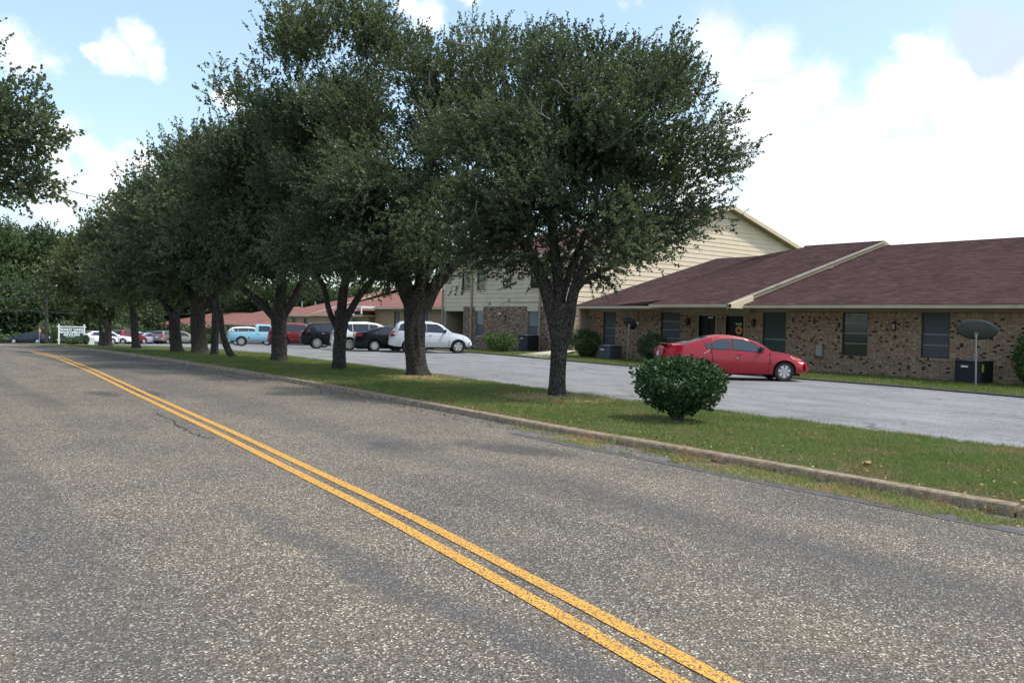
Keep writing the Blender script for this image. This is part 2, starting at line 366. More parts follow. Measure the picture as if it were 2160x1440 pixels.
class MB:
    """collects polygons, then builds one mesh object"""
    def __init__(s): s.v = []; s.f = []; s.r = []
    def add(s, vs, fs, r=0.):
        o = len(s.v); s.v += [tuple(p) for p in vs]; s.f += [tuple(i + o for i in f) for f in fs]; s.r += [r] * len(fs); return s
    def box(s, x0, x1, y0, y1, z0, z1, r=0.):
        v = [(x, y, z) for x in (x0, x1) for y in (y0, y1) for z in (z0, z1)]
        return s.add(v, [(0, 1, 3, 2), (4, 6, 7, 5), (0, 4, 5, 1), (2, 3, 7, 6), (0, 2, 6, 4), (1, 5, 7, 3)], r)
    def tube(s, p, q, r0, r1=None, n=10, caps=True):
        p = Vector(p); q = Vector(q); r1 = r0 if r1 is None else r1; d = (q - p).normalized()
        a = d.orthogonal().normalized(); b = d.cross(a)
        vs = []
        for c, rr in ((p, r0), (q, r1)):
            for i in range(n):
                an = 2 * math.pi * i / n; vs.append(c + (a * math.cos(an) + b * math.sin(an)) * rr)
        fs = [(i, (i + 1) % n, n + (i + 1) % n, n + i) for i in range(n)]
        if caps: fs += [tuple(range(n))[::-1], tuple(range(n, 2 * n))]
        return s.add(vs, fs)
    def path(s, pts, r, n=6):
        for a, b in zip(pts[:-1], pts[1:]): s.tube(a, b, r, r, n)
        return s
    def prism(s, poly, d):
        """poly: 3-D points of a face, extruded by vector d"""
        n = len(poly); d = Vector(d); vs = [Vector(p) for p in poly] + [Vector(p) + d for p in poly]
        fs = [tuple(range(n))[::-1], tuple(range(n, 2 * n))] + [(i, (i + 1) % n, n + (i + 1) % n, n + i) for i in range(n)]
        return s.add(vs, fs)
    def build(s, name, m, parent=None, smooth=False, bevel=0, attr=False):
        me = bpy.data.meshes.new(name); me.from_pydata(s.v, [], s.f)
        for mm in (m if isinstance(m, (list, tuple)) else [m]): me.materials.append(mm)
        if attr:
            a = me.attributes.new('rnd', 'FLOAT', 'FACE'); a.data.foreach_set('value', np.array(s.r, dtype=np.float32))
        me.validate(); me.update()
        if smooth:
            me.polygons.foreach_set('use_smooth', [True] * len(me.polygons))
            try: me.set_sharp_from_angle(angle=R(38))
            except Exception: pass
        o = link(bpy.data.objects.new(name, me), parent)
        if bevel:
            b = o.modifiers.new('bevel', 'BEVEL'); b.width = bevel; b.segments = 2; b.limit_method = 'ANGLE'
        return o
def box(name, m, parent, *a, bevel=0): return MB().box(*a).build(name, m, parent, bevel=bevel)
def copy_tree(o, parent=None):
    c = o.copy(); col.objects.link(c); c.parent = parent
    for ch in list(o.children): copy_tree(ch, c)
    return c
def text_obj(s, size, m, parent, loc, rot, name='lettering', ext=.004, sx=1.0, bold=0.):
    cu = bpy.data.curves.new(name, 'FONT'); cu.body = s; cu.size = size; cu.align_x = 'CENTER'; cu.align_y = 'CENTER'; cu.extrude = ext; cu.offset = bold
    o = bpy.data.objects.new(name + '_curve', cu); col.objects.link(o)
    me = bpy.data.meshes.new_from_object(o.evaluated_get(bpy.context.evaluated_depsgraph_get())); bpy.data.objects.remove(o)
    me.materials.clear(); me.materials.append(m)
    o = link(bpy.data.objects.new(name, me), parent); o.location = loc; o.rotation_euler = rot; o.scale = (sx, 1, 1); return o

# ================================================================== SETTING
KY = [-30, 3, 10, 15.7, 20.8, 26, 36, 48, 60, 70, 80, 95, 111]; KX = [8.35, 8.38, 8.44, 8.62, 8.78, 8.86, 8.85, 9.0, 9.6, 10.2, 11, 12, 13.2]
NY = [-30, 6, 10.4, 14, 20.7, 33.2, 48.9, 68.6, 91, 140]; NX = [13.2, 13.2, 13.35, 13.3, 13.75, 14.6, 16.4, 17.9, 19.8, 22.5]
FY = [-30, 8.9, 12.5, 15.7, 23.4, 27.5, 29.8, 39.3, 60, 90, 140]; FX = [23.2, 24.1, 24.6, 24.6, 24.6, 25.1, 25.5, 27.3, 31.5, 37, 44]
YC_Y = [-30, 2.5, 4.3, 6.4, 8, 10, 12, 14.5, 19, 26.5, 36, 42.2, 60]; YC_X = [-1.0, 3.15, 3.385, 3.64, 3.77, 3.94, 4.11, 4.29, 4.62, 5.23, 5.88, 6.08, 6.6]
kx = lambda y: np.interp(y, KY, KX); nx_ = lambda y: np.interp(y, NY, NX); fx = lambda y: np.interp(y, FY, FX); yc = lambda y: np.interp(y, YC_Y, YC_X)
YS = np.arange(-30, 141, 1.0)
def strip(name, ys, fl, fr, dzl, dzr, m, n=1, kind='structure', parent=None, label=None):
    V = []
    for y in ys:
        for k in range(n + 1):
            f = k / n; V.append((fl(y) * (1 - f) + fr(y) * f, y, gz(0, y) + dzl * (1 - f) + dzr * f))
    Fq = [(i * (n + 1) + k, i * (n + 1) + k + 1, (i + 1) * (n + 1) + k + 1, (i + 1) * (n + 1) + k) for i in range(len(ys) - 1) for k in range(n)]
    o = link(bpy.data.objects.new(name, np_mesh(name, V, Fq, m)), parent)
    return tag(o, kind=kind, label=label)
# far ground, one sheet to the horizon
xs = [-900, -300, -100, -40, 0, 40, 100, 300, 900]; ys = [-900, -300, -100] + list(YS) + [200, 400, 900, 2000]
V = [(x, y, gz(x, y) - .06) for y in ys for x in xs]
n = len(xs); Fq = [(i * n + k, i * n + k + 1, (i + 1) * n + k + 1, (i + 1) * n + k) for i in range(len(ys) - 1) for k in range(n - 1)]
tag(link(bpy.data.objects.new('ground', np_mesh('ground', V, Fq, m_far))), kind='structure')
RY = YS[YS <= 111]
strip('road', RY, lambda y: -3.5 + max(0, y) * .05, lambda y: min(kx(y) - .12, 7.86 + max(0, y - 10) * .2), .004, .004, m_road, 6)
strip('gutter', RY, lambda y: 7.4, lambda y: kx(y) + .05, 0, 0, m_gutter)
cs = strip('cross_street', np.arange(111, 124, 1.), lambda y: -80, lambda y: 90, .004, .004, m_lot, 4)
strip('grass_verge', RY, lambda y: kx(y) + .10, nx_, .10, .035, m_soil, 4)
strip('parking_lot', YS[YS <= 134], nx_, fx, .012, .012, m_lot, 6)
strip('building_lawn', YS, fx, lambda y: 62, .03, .14, m_soil, 8)
def yline(off, name, y0, y1, w=.110):
    ys = [y for y in np.arange(-30, 60, 1.0) if y0 <= y <= y1]
    strip(name, ys, lambda y: yc(y) + off - w / 2, lambda y: yc(y) + off + w / 2, .010, .010, m_yellow)
yline(-.108, 'centre_line', -20, 44); yline(.108, 'centre_line', -20, 47)
# faded yellow line on the lot
MB().add([(14.4, 36.2, gz(0, 36.2) + .02), (14.4, 36.45, gz(0, 36.45) + .02), (19.9, 37.1, gz(0, 37.1) + .02), (19.9, 36.85, gz(0, 36.85) + .02)], [(3, 2, 1, 0)]).build('lot_line', m_fadey)['kind'] = 'structure'
# road cracks: ragged thin tar-dark ribbons
def crack(pts, w, name='road_crack'):
    P = [at(*p) for p in pts]; Q = []
    for a, b in zip(P[:-1], P[1:]):
        for k in range(6):
            p = a.lerp(b, k / 6); Q.append(p + Vector((rng.normal(0, .035), rng.normal(0, .035), 0)))
    mb = MB(); wv = [w * rng.uniform(.3, 1.2) for _ in Q]; V = []
    for i, p in enumerate(Q):
        d = (Q[min(i + 1, len(Q) - 1)] - Q[max(i - 1, 0)]).normalized(); s = Vector((-d.y, d.x, 0)) * wv[i] / 2
        z = gz(0, p.y) + .008; V += [(p.x + s.x, p.y + s.y, z), (p.x - s.x, p.y - s.y, z)]
    mb.add(V, [(2 * i, 2 * i + 1, 2 * i + 3, 2 * i + 2) for i in range(len(Q) - 1)]).build(name, m_crack)['kind'] = 'structure'
strip('road_edge', YS[(YS >= -4) & (YS <= 10)], lambda y: 7.70 + .02 * math.sin(y * 2.1), lambda y: 7.90 + .02 * math.sin(y * 3.3 + 1), .0085, .006, rough_mat('worn_edge_asphalt', (.085, .083, .085), .3, 9, .9, .5, 60))
crack([(330, 872), (365, 888), (395, 905), (420, 920), (450, 926)], .034)
crack([(470, 945), (500, 955)], .01); crack([(25, 741), (45, 742), (70, 745)], .5)
crack([(1330, 790), (1500, 812), (1640, 838)], .02); crack([(1500, 862), (1700, 884), (1830, 890)], .02)

# kerb: cast lengths with open joints
kerb = empty('kerb', (0, 0, 0), kind='structure')
def kerb_piece(y0, y1, dz, dx):
    n = max(2, int((y1 - y0) / 1.0) + 1); prof = [(0, -.06), (.004, .075), (.022, .10), (.05, .108), (.155, .108), (.165, .09), (.17, -.06)]
    V = []
    for y in np.linspace(y0, y1, n):
        for (a, b) in prof: V.append((kx(y) + a + dx + noise.noise(Vector((y * 2.3, a * 9, 1))) * .007, y, gz(0, y) + b + dz + noise.noise(Vector((y * 1.7, a * 7, 5))) * .006))
    k = len(prof); Fs = [(i * k + j, i * k + j + 1, (i + 1) * k + j + 1, (i + 1) * k + j) for i in range(n - 1) for j in range(k - 1)]
    m = MB().add(V, Fs + [tuple(range(k))[::-1], tuple(range((n - 1) * k, n * k))]); return m.build('kerb_length', m_conc, kerb, smooth=True)
y = -22.0
joints = [3.15, 5.75, 8.4, 9.95]
while y < 108:
    L_ = rng.uniform(2.6, 3.6) if y < 40 else 6
    y1 = y + L_
    for j in joints:
        if y < j - .6 and y1 > j - 1.2: y1 = j; break
    kerb_piece(y + .012, y1 - .012, rng.uniform(-.006, .006), rng.uniform(-.006, .006)); y = y1
# dark low edging along the far side of the lot
edge = empty('lot_edging', (0, 0, 0), kind='structure')
for y0 in np.arange(0, 132, 3.0):
    V = []; pr = [(-.10, -.03), (-.09, .055), (.0, .07), (.03, -.03)]
    for y in np.linspace(y0 + .01, y0 + 2.99, 4):
        for a, b in pr: V.append((fx(y) + a, y, gz(0, y) + b + noise.noise(Vector((y, a, 3))) * .012))
    MB().add(V, [(i * 4 + j, i * 4 + j + 1, (i + 1) * 4 + j + 1, (i + 1) * 4 + j) for i in range(3) for j in range(3)]).build('edging_length', mat('edging', (.045, .043, .04), .9) if y0 == 0 else bpy.data.materials['edging'], edge)
# concrete path to the building (seen beside the condenser)
MB().add([(25.6, 30.3, .0), (26.9, 34.2, .0), (33.9, 38.6, .06), (33.9, 37.3, .06)], [(0, 3, 2, 1)]).build('path', m_pave)['kind'] = 'structure'

# ================================================================== BUILDINGS
brick_meshes = []
for i in range(14):
    mb = MB(); w, h, d = .199, .0605, .03; e = .004
    mb.add([(0, -w/2, -h/2), (0, w/2, -h/2), (0, w/2, h/2), (0, -w/2, h/2), (-d, -w/2+e, -h/2+e), (-d, w/2-e, -h/2+e), (-d, w/2-e, h/2-e), (-d, -w/2+e, h/2-e)],
           [(4, 7, 6, 5), (0, 4, 5, 1), (1, 5, 6, 2), (2, 6, 7, 3), (3, 7, 4, 0)], (i + .5) / 14)
    me = bpy.data.meshes.new('brick'); me.from_pydata(mb.v, [], mb.f); me.materials.append(m_brick)
    a = me.attributes.new('rnd', 'FLOAT', 'FACE'); a.data.foreach_set('value', [(i + .5) / 14] * 5); brick_meshes.append(me)
def brick_wall(parent, X, y0, y1, z0, z1, holes, m, singles=0, soldier=True):
    """running bond facing -X; holes = (y0, y1, z0, z1)"""
    P = []; rows = int((z1 - z0) / .0705)
    for r_ in range(rows):
        z = z0 + (r_ + .5) * .0705; off = (r_ % 2) * .1045; last = False
        sold = soldier and r_ >= rows - 3
        if sold and r_ > rows - 3: continue
        y = y0 + off - .1
        while y < y1 + .1:
            head = (not sold) and rng.random() < .42
            step = .0705 if sold else (.105 if head else .209)
            dk = (not last) and (not sold) and rng.random() < (.30 if head else .006); last = dk
            tone = rng.uniform(.84, 1) if dk else rng.uniform(0, .83)
            c = y + step / 2; hz_ = .2 if sold else .0605
            a, b = max(y, y0), min(y + step - .009, y1); zc = z + (.0705 if sold else 0)
            if b - a > .03:
                segs = [(a, b)]
                for (h0, h1, hz0, hz1) in holes:
                    if hz0 < zc < hz1:
                        ns_ = []
                        for (p, q) in segs:
                            if q <= h0 or p >= h1: ns_.append((p, q)); continue
                            if p < h0: ns_.append((p, h0))
                            if q > h1: ns_.append((h1, q))
                        segs = ns_
                for (p, q) in segs:
                    if q - p > .03: P.append(((p + q) / 2, zc, q - p, hz_, tone))
            y += step
    P.sort(key=lambda p: p[0])
    vis = [p for p in P if p[0] > 10.7] if singles else []
    full = [p for p in vis if abs(p[2] - .2) < .01 and p[3] < .1][:singles]; fs = set(full)
    for p in full:
        o = bpy.data.objects.new('brick', brick_meshes[int(p[4] * 14)]); link(o, parent)
        o.location = (X - .004 + rng.normal(0, .002), p[0], p[1])
    rest = [p for p in P if p not in fs]; n = len(rest)
    A = np.array(rest); jit = rng.normal(0, .002, n); w = A[:, 2] / 2; h = A[:, 3] / 2; e = .004
    V = np.zeros((n, 8, 3)); sy = [-1, 1, 1, -1]; sz = [-1, -1, 1, 1]
    for k in range(4):
        V[:, k] = np.stack([np.full(n, X), A[:, 0] + sy[k] * w, A[:, 1] + sz[k] * h], 1)
        V[:, k + 4] = np.stack([X - .034 + jit, A[:, 0] + sy[k] * (w - e), A[:, 1] + sz[k] * (h - e)], 1)
    f = np.array([(4, 7, 6, 5), (0, 4, 5, 1), (1, 5, 6, 2), (2, 6, 7, 3), (3, 7, 4, 0)])
    Fq = (f[None] + 8 * np.arange(n)[:, None, None]).reshape(-1, 4)
    o = link(bpy.data.objects.new('bricks', np_mesh('bricks', V, Fq, m, rnd=np.repeat(A[:, 4], 5))), parent); o['kind'] = 'stuff'

def shingles(parent, plane, name='shingles'):
    """plane: (yA, yB, x0, z0, x1, z1, trimfn) rising in +X; tabs laid in courses"""
    V = []; Fq = []; rn = []
    for (ya, yb, x0, z0, x1, z1, trim) in plane:
        Ls = math.hypot(x1 - x0, z1 - z0); n = int(Ls / .142); ux, uz = (x1 - x0) / Ls, (z1 - z0) / Ls
        for i in range(n):
            s0, s1 = i * .142, (i + 1) * .142 + .01
            a0, b0 = (ya, yb) if trim is None else trim(s0 / Ls)
            if b0 - a0 < .05: continue
            y = a0 - rng.uniform(0, .33); course = rng.normal(0, .05)
            while y < b0:
                q = min(y + .325, b0); p = max(y, a0)
                if q - p > .02:
                    lift = .014 + rng.uniform(0, .006); nxv, nzv = -uz, ux
                    o = len(V)
                    for (s, l) in ((s0, 0), (s0, lift), (s1, .003)):
                        for yy in (p, q - .004): V.append((x0 + ux * s + nxv * l, yy, z0 + uz * s + nzv * l))
                    Fq += [(o, o + 1, o + 3, o + 2), (o + 2, o + 3, o + 5, o + 4)]; rr = float(np.clip(rng.beta(2, 2.2) + course, 0, 1)); rn += [rr, rr]
                y += .325
    o = link(bpy.data.objects.new(name, np_mesh(name, V, [f[::-1] for f in Fq], m_shingle, rnd=rn)), parent); o['kind'] = 'stuff'; return o

def window(parent, X, y0, y1, z0, z1, rails=(), glass=None, frame=None, fw=.045, depth=.09, sill=True, label=None, lower=None, split=None):
    """opening in a wall at X facing -X. the frame is the part; panes and rails its sub-parts"""
    fr = frame or m_frame; xi = X + depth - .03
    mb = MB(); mb.box(xi - .04, xi + .03, y0, y0 + fw, z0, z1); mb.box(xi - .04, xi + .03, y1 - fw, y1, z0, z1)
    mb.box(xi - .04, xi + .03, y0 + fw, y1 - fw, z0, z0 + fw); mb.box(xi - .04, xi + .03, y0 + fw, y1 - fw, z1 - fw, z1)
    w = mb.build('window', fr, parent)
    if label: w['label'] = label
    zs = [z0 + fw] + [z0 + fw + (z1 - z0 - 2 * fw) * r_ for r_ in rails] + [z1 - fw]
    for i, (a, b) in enumerate(zip(zs[:-1], zs[1:])):
        g = glass or m_screen
        if lower is not None and i == 0: g = lower
        box('pane', g, w, xi, xi + .012, y0 + fw, y1 - fw, a + (.012 if i else 0), b - .012 if i < len(zs) - 2 else b)
    for a in zs[1:-1]: box('rail', m_alu if frame is None else frame, w, xi - .02, xi + .02, y0 + fw, y1 - fw, a - .014, a + .014)
    # reveal
    mb = MB(); mb.box(X - .001, X + depth, y0 - .02, y0, z0, z1); mb.box(X - .001, X + depth, y1, y1 + .02, z0, z1); mb.box(X - .001, X + depth, y0, y1, z1, z1 + .02)
    mb.build('reveal', m_mortar, w)
    if sill:
        ny = max(2, int((y1 - y0 + .1) / .075)); sb = MB()
        for i in range(ny):
            a = y0 - .05 + (y1 - y0 + .1) * i / ny; sb.add([(X - .075, a, z0 - .085), (X - .075, a + .066, z0 - .085), (X - .075, a + .066, z0 - .015), (X - .075, a, z0 - .015), (X + .06, a, z0 - .085), (X + .06, a + .066, z0 - .085), (X + .06, a + .066, z0 + .004), (X + .06, a, z0 + .004)],
                [(0, 3, 2, 1), (3, 7, 6, 2), (0, 4, 7, 3), (1, 2, 6, 5), (0, 1, 5, 4)], float(rng.random()))
        sb.build('sill', m_brick, w, attr=True)
    return w

# ---------------- nearest single-storey block
WX = 29.2
A = empty('apartment_building', (WX, 20, 0), label='nearest single storey tan brick apartment block with brown shingle roof behind the red coupe', cat='building', group='brick apartment blocks along the lot')
A.location = (0, 0, 0)
DOORS = [(23.02, 24.05), (21.55, 22.58)]
wins = [(13.21, 14.18, .78, 2.36), (16.15, 17.17, .72, 2.36), (19.61, 20.72, .60, 2.34), (25.13, 26.28, .62, 2.32), (29.24, 30.12, .69, 2.32), (9.0, 10.2, .75, 2.35), (4.5, 5.6, .75, 2.35)]
# wall core with real openings: vertical slabs between holes
def wall_core(parent, X, y0, y1, z0, z1, holes, m, name='wall', depth=.25):
    ys = sorted(set([y0, y1] + [h for hh in holes for h in hh[:2] if y0 < h < y1])); mb = MB()
    for a, b in zip(ys[:-1], ys[1:]):
        hs = [h for h in holes if h[0] <= a + 1e-6 and h[1] >= b - 1e-6]; z = z0
        for h in sorted(hs, key=lambda q: q[2]):
            if h[2] > z: mb.box(X, X + depth, a, b, z, h[2])
            z = h[3]
        if z < z1: mb.box(X, X + depth, a, b, z, z1)
    return mb.build(name, m, parent)
holes = [w_ for w_ in wins] + [(d0, d1, -.2, 2.28) for d0, d1 in DOORS]
wallA = wall_core(A, WX, -2, 31.15, -.6, 2.62, holes, m_mortar)
brick_wall(wallA, WX, -2, 31.15, -.15, 2.42, holes, m_brick, singles=290)
labs = {0: 'window with flat grey blue screen nearest the satellite dish', 1: 'dark single window with three rails left of the wall lantern', 2: 'tall green screened window behind the bonnet of the red coupe'}
window(A, WX, *wins[0], rails=(.27, .52), glass=m_screen, label=labs[0])
window(A, WX, *wins[1], rails=(.27, .52, .76), glass=m_glass, label=labs[1])
window(A, WX, *wins[2], rails=(.36,), glass=m_screen2, sill=False, label=labs[2])
window(A, WX, *wins[3], rails=(.28, .52, .76), glass=m_screen)
window(A, WX, *wins[4], rails=(.25, .5), glass=m_screen)
window(A, WX, *wins[5], rails=(.5,), glass=m_screen); window(A, WX, *wins[6], rails=(.5,), glass=m_screen)
for i, (d0, d1) in enumerate(DOORS):
    d = box('door', m_door, A, WX + .10, WX + .145, d0 + .10, d1, .03, 2.17)
    d['label'] = ['dark front door with small notice at its top', 'dark front door hung with a sunflower wreath'][i]
    f = MB(); f.box(WX - .045, WX + .15, d1, d1 + .07, .0, 2.26); f.box(WX - .045, WX + .15, d0 - .0, d0 + .10, 0, 2.17); f.box(WX - .045, WX + .15, d0, d1, 2.17, 2.30)
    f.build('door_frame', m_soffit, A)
    pn = MB()
    for (a, b, c, e) in ((.22, .50, .25, .95), (.62, .90, .25, .95), (.22, .50, 1.1, 1.95), (.62, .90, 1.1, 1.95)):
        pn.box(WX + .088, WX + .101, d0 + a * .9 + .02, d0 + b * .9 + .02, c, e)
    pn.build('door_panel', m_door, d); MB().tube((WX + .1, d1 - .08, 1.0), (WX + .03, d1 - .08, 1.0), .025).build('door_knob', m_alu, d)
box('notice', m_white, A, WX + .083, WX + .087, 23.36, 23.62, 2.06, 2.13)
# roofs.  C section (right), B entry section (middle, prouder), A section (left)
sl = .2857
roofA = empty('roof', (0, 0, 0)); roofA.parent = A
def zc(x): return 2.62 + sl * (x - 28.3)
def zb(x): return 2.86 + sl * (x - 28.3)
RX = 39.57
def roof_slab(name, pts, m=None, th=.09):
    mb = MB(); top = [Vector(p) for p in pts]; mb.prism(top[::-1], (0, 0, -th)); return mb.build(name, m or m_shingle, roofA)
roof_slab('roof_slope', [(28.3, -2.5, zc(28.3)), (RX, -2.5, zc(RX)), (RX, 21.2, zc(RX)), (28.3, 21.2, zc(28.3))])
roof_slab('roof_slope', [(RX, -2.5, zc(RX)), (51, -2.5, 2.6), (51, 21.2, 2.6), (RX, 21.2, zc(RX))])
roof_slab('roof_slope', [(27.5, 21.2, zb(27.5)), (RX, 21.2, zb(RX)), (RX, 25.6, zb(RX)), (27.5, 25.4, zb(27.5))])
roof_slab('roof_slope', [(RX, 21.2, zb(RX)), (51, 21.2, 2.85), (51, 25.6, 2.85), (RX, 25.6, zb(RX))])
# warped skirt from the entry section down to the left section
roof_slab('roof_slope', [(28.25, 25.4, zb(28.25) - .02), (RX, 25.6, zb(RX) - .02), (RX, 28.4, 2.60 + .277 * (RX - 28.3) - .05), (28.25, 28.5, 2.55)])
def za(x): return 2.60 + .277 * (x - 28.3)
roof_slab('roof_slope', [(28.3, 26.0, za(28.3)), (RX, 26.0, za(RX)), (RX, 31.35, za(RX)), (28.3, 31.35, za(28.3))])
roof_slab('roof_slope', [(RX, 26.0, za(RX)), (51, 26.0, 2.5), (51, 31.35, 2.5), (RX, 31.35, za(RX))])
shingles(roofA, [(-2.5, 21.2, 28.26, zc(28.26), RX, zc(RX), None), (21.2, 25.4, 27.46, zb(27.46), RX, zb(RX), None), (28.4, 31.35, 28.26, za(28.26), RX, za(RX), None)])
def za(x): return 2.60 + .277 * (x - 28.3)
sk = MB(); nS = int(math.hypot(RX - 28.25, zb(RX) - zb(28.25)) / .142)
for i in range(nS):
    f0, f1 = i / nS, (i + 1.08) / nS; xa, xb = 28.25 + (RX - 28.25) * f0, 28.25 + (RX - 28.25) * f1
    for k in range(5):
        g0, g1 = k / 5, (k + 1) / 5; Y_ = lambda g: 25.35 + 3.15 * g; Z = lambda x, g, l: zb(x) * (1 - g) + (za(x) + .0) * g + l
        sk.add([(xa, Y_(g0), Z(xa, g0, 0)), (xa, Y_(g1), Z(xa, g1, 0)), (xa, Y_(g0), Z(xa, g0, .017)), (xa, Y_(g1), Z(xa, g1, .017)), (xb, Y_(g0), Z(xb, g0, .003)), (xb, Y_(g1), Z(xb, g1, .003))], [(2, 3, 1, 0), (4, 5, 3, 2)], float(rng.beta(2, 2.2)))
o = sk.build('shingles', m_shingle, roofA, attr=True); o['kind'] = 'stuff'
MB().tube((RX, -2.5, zc(RX)), (RX, 21.1, zc(RX)), .05).tube((RX, 21.2, zb(RX)), (RX, 25.6, zb(RX)), .05).build('ridge_cap', m_shingle, roofA)
# fascias, soffits, rake
fb = MB(); fb.box(28.24, 28.28, -2.5, 21.13, 2.485, 2.60); fb.build('fascia', m_cream, A)
fb = MB(); fb.box(27.42, 27.46, 21.0, 25.45, 2.50, 2.62); fb.build('fascia', m_cream, A)
fb = MB(); fb.box(28.24, 28.28, 25.1, 31.4, 2.46, 2.575); fb.build('fascia', m_cream, A)
fb = MB(); fb.box(28.20, 28.238, 25.2, 26.9, 2.455, 2.53); fb.build('trim_board', m_cream, A)
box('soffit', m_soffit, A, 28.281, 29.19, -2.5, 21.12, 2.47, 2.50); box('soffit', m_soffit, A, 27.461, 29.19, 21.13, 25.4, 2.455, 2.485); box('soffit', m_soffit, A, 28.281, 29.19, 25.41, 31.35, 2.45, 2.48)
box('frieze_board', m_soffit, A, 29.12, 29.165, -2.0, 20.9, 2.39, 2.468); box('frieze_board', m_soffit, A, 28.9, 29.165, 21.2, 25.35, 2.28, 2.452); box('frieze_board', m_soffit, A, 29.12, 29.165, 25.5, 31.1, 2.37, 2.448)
rk = MB(); rk.prism([(27.4, 21.16, zb(27.4) + .02), (RX, 21.16, zb(RX) + .02), (RX, 21.16, zb(RX) - .20), (27.4, 21.16, zb(27.4) - .20)], (0, .045, 0))
rk.prism([(RX, 21.16, zb(RX) + .02), (51, 21.16, 2.87), (51, 21.16, 2.65), (RX, 21.16, zb(RX) - .20)], (0, .045, 0)); rk.build('rake_board', m_soffit, A)
rk = MB(); rk.prism([(27.4, 21.11, zb(27.4) + .035), (RX, 21.11, zb(RX) + .035), (RX, 21.11, zb(RX) - .05), (27.4, 21.11, zb(27.4) - .05)], (0, .05, 0)); rk.build('rake_trim', m_trimgrey, A)
rk = MB(); rk.prism([(27.42, 21.0, 2.62), (28.9, 21.0, zb(28.9) - .02), (28.9, 21.0, 2.46), (27.42, 21.0, 2.46)], (0, .10, 0)); rk.build('cornice_return', m_cream, A)
rk = MB(); rk.prism([(28.2, 31.35, za(28.2) + .01), (RX, 31.35, za(RX) + .01), (RX, 31.35, za(RX) - .17), (28.2, 31.35, za(28.2) - .17)], (0, .04, 0)); rk.build('rake_board', m_cream, A)
box('wing_wall', m_tan, A, 28.6, 29.19, 31.16, 31.30, -.3, 2.45)
mb = MB(); mb.prism([(29.3, 31.0, -.3), (51, 31.0, -.3), (51, 31.0, 2.5), (RX, 31.0, za(RX) - .1), (29.3, 31.0, 2.7)], (0, .12, 0)); mb.build('gable_wall', m_tan, A)
mb = MB(); mb.path([(29.14, 27.7, 2.36), (29.13, 27.7, -.02)], .018); mb.build('downpipe', m_soffit, A)
wr = MB(); wr.path([(28.22, 31.0, 2.44), (28.22, 28.5, 2.40), (28.22, 26.2, 2.43)], .012, 4); wr.path([(28.22, 13.8, 2.63), (28.2, 12.2, 2.60), (28.22, 10.0, 2.61)], .010, 4); wr.build('cable', m_black, A)

# wreath on the door: a thing of its own
wre = empty('sunflower_wreath', (WX + .045, 21.94, 1.56), label='orange sunflower ornament with small pale sign hanging on the dark front door', cat='wreath')
petal = mat('sunflower_petal', (.75, .36, .09), .7); seed = mat('sunflower_seeds', (.10, .035, .015), .9)
pm = MB()
for ring, (r0, r1, zo) in enumerate(((.07, .20, 0), (.06, .16, .012))):
    for k in range(14):
        a = 2 * math.pi * (k + ring * .5) / 14; c = Vector((0, math.cos(a), math.sin(a))); s = Vector((0, -math.sin(a), math.cos(a)))
        b0 = Vector((-zo, 0, 0)); pm.add([b0 + c * r0 - s * .018, b0 + c * (r0 + r1) / 2 - s * .030 + Vector((-.02, 0, 0)), b0 + c * r1, b0 + c * (r0 + r1) / 2 + s * .030 + Vector((-.02, 0, 0)), b0 + c * r0 + s * .018], [(0, 1, 2, 3, 4)])
pm.build('petals', petal, wre); MB().tube((-.01, 0, 0), (-.045, 0, 0), .078, .06, 16).build('flower_centre', seed, wre)
sg = MB(); sg.prism([(-.01, -.16, .21), (-.01, .14, .24), (-.01, .16, .33), (-.01, .02, .29), (-.01, -.14, .34)], (-.015, 0, 0)); sg.build('ribbon', mat('pale_ribbon', (.38, .42, .40), .8), wre)

def lantern(X, y, z, label, pale=True, group='wall lanterns on the brick walls'):
    e = empty('wall_lantern', (X - .034, y, z), label=label, cat='lamp', group=group)
    mb = MB(); mb.box(-.02, 0, -.05, .05, -.16, .16); mb.tube((-.02, 0, .12), (-.11, 0, .16), .012, .012, 6); mb.build('bracket', m_black, e)
    bm = MB(); bm.tube((-.11, 0, .14), (-.11, 0, .08), .02, .085, 6); bm.tube((-.11, 0, -.12), (-.11, 0, -.16), .06, .03, 6)
    for k in range(6):
        a = math.pi * k / 3; bm.tube((-.11 + .08 * math.cos(a), .08 * math.sin(a), .08), (-.11 + .055 * math.cos(a), .055 * math.sin(a), -.12), .008, .008, 4)
    bm.build('cage', mat('rusty_iron', (.06, .02, .015), .7), e)
    MB().tube((-.11, 0, .075), (-.11, 0, -.115), .068, .048, 6).build('lamp_glass', mat('frosted_glass', (.55, .48, .42), .3) if pale else m_glass, e); return e
lantern(WX, 15.13, 1.86, 'small iron wall lantern on the brick between the two right hand windows')
lantern(WX, 24.60, 1.90, 'dark wall lantern left of the front doors under the eave', False)
lantern(WX, 21.10, 1.90, 'dark wall lantern between the sunflower door and the green screened window', False)
def meter(X, y, z, label, w=.28, h=.42):
    e = empty('utility_box', (X - .034, y, z), label=label, cat='utility box', group='grey utility boxes on the walls')
    MB().box(-.13, 0, -w/2, w/2, -h/2, h/2).build('box_body', m_alu, e, bevel=.01); MB().box(-.14, -.131, -w/2 + .03, w/2 - .03, -h/2 + .03, h/2 - .03).build('cover', m_alu, e)
    MB().path([(-.05, 0, -h/2), (-.05, -.01, -h/2 - .15), (-.06, .14, -z + .15), (-.08, .30, -z + .05)], .014).build('conduit', m_soffit, e); return e
meter(WX, 18.03, .86, 'grey utility box on the brick wall ahead of the red coupe nose')
meter(WX, 10.9, .70, 'grey utility box half behind the shrub at the right edge')

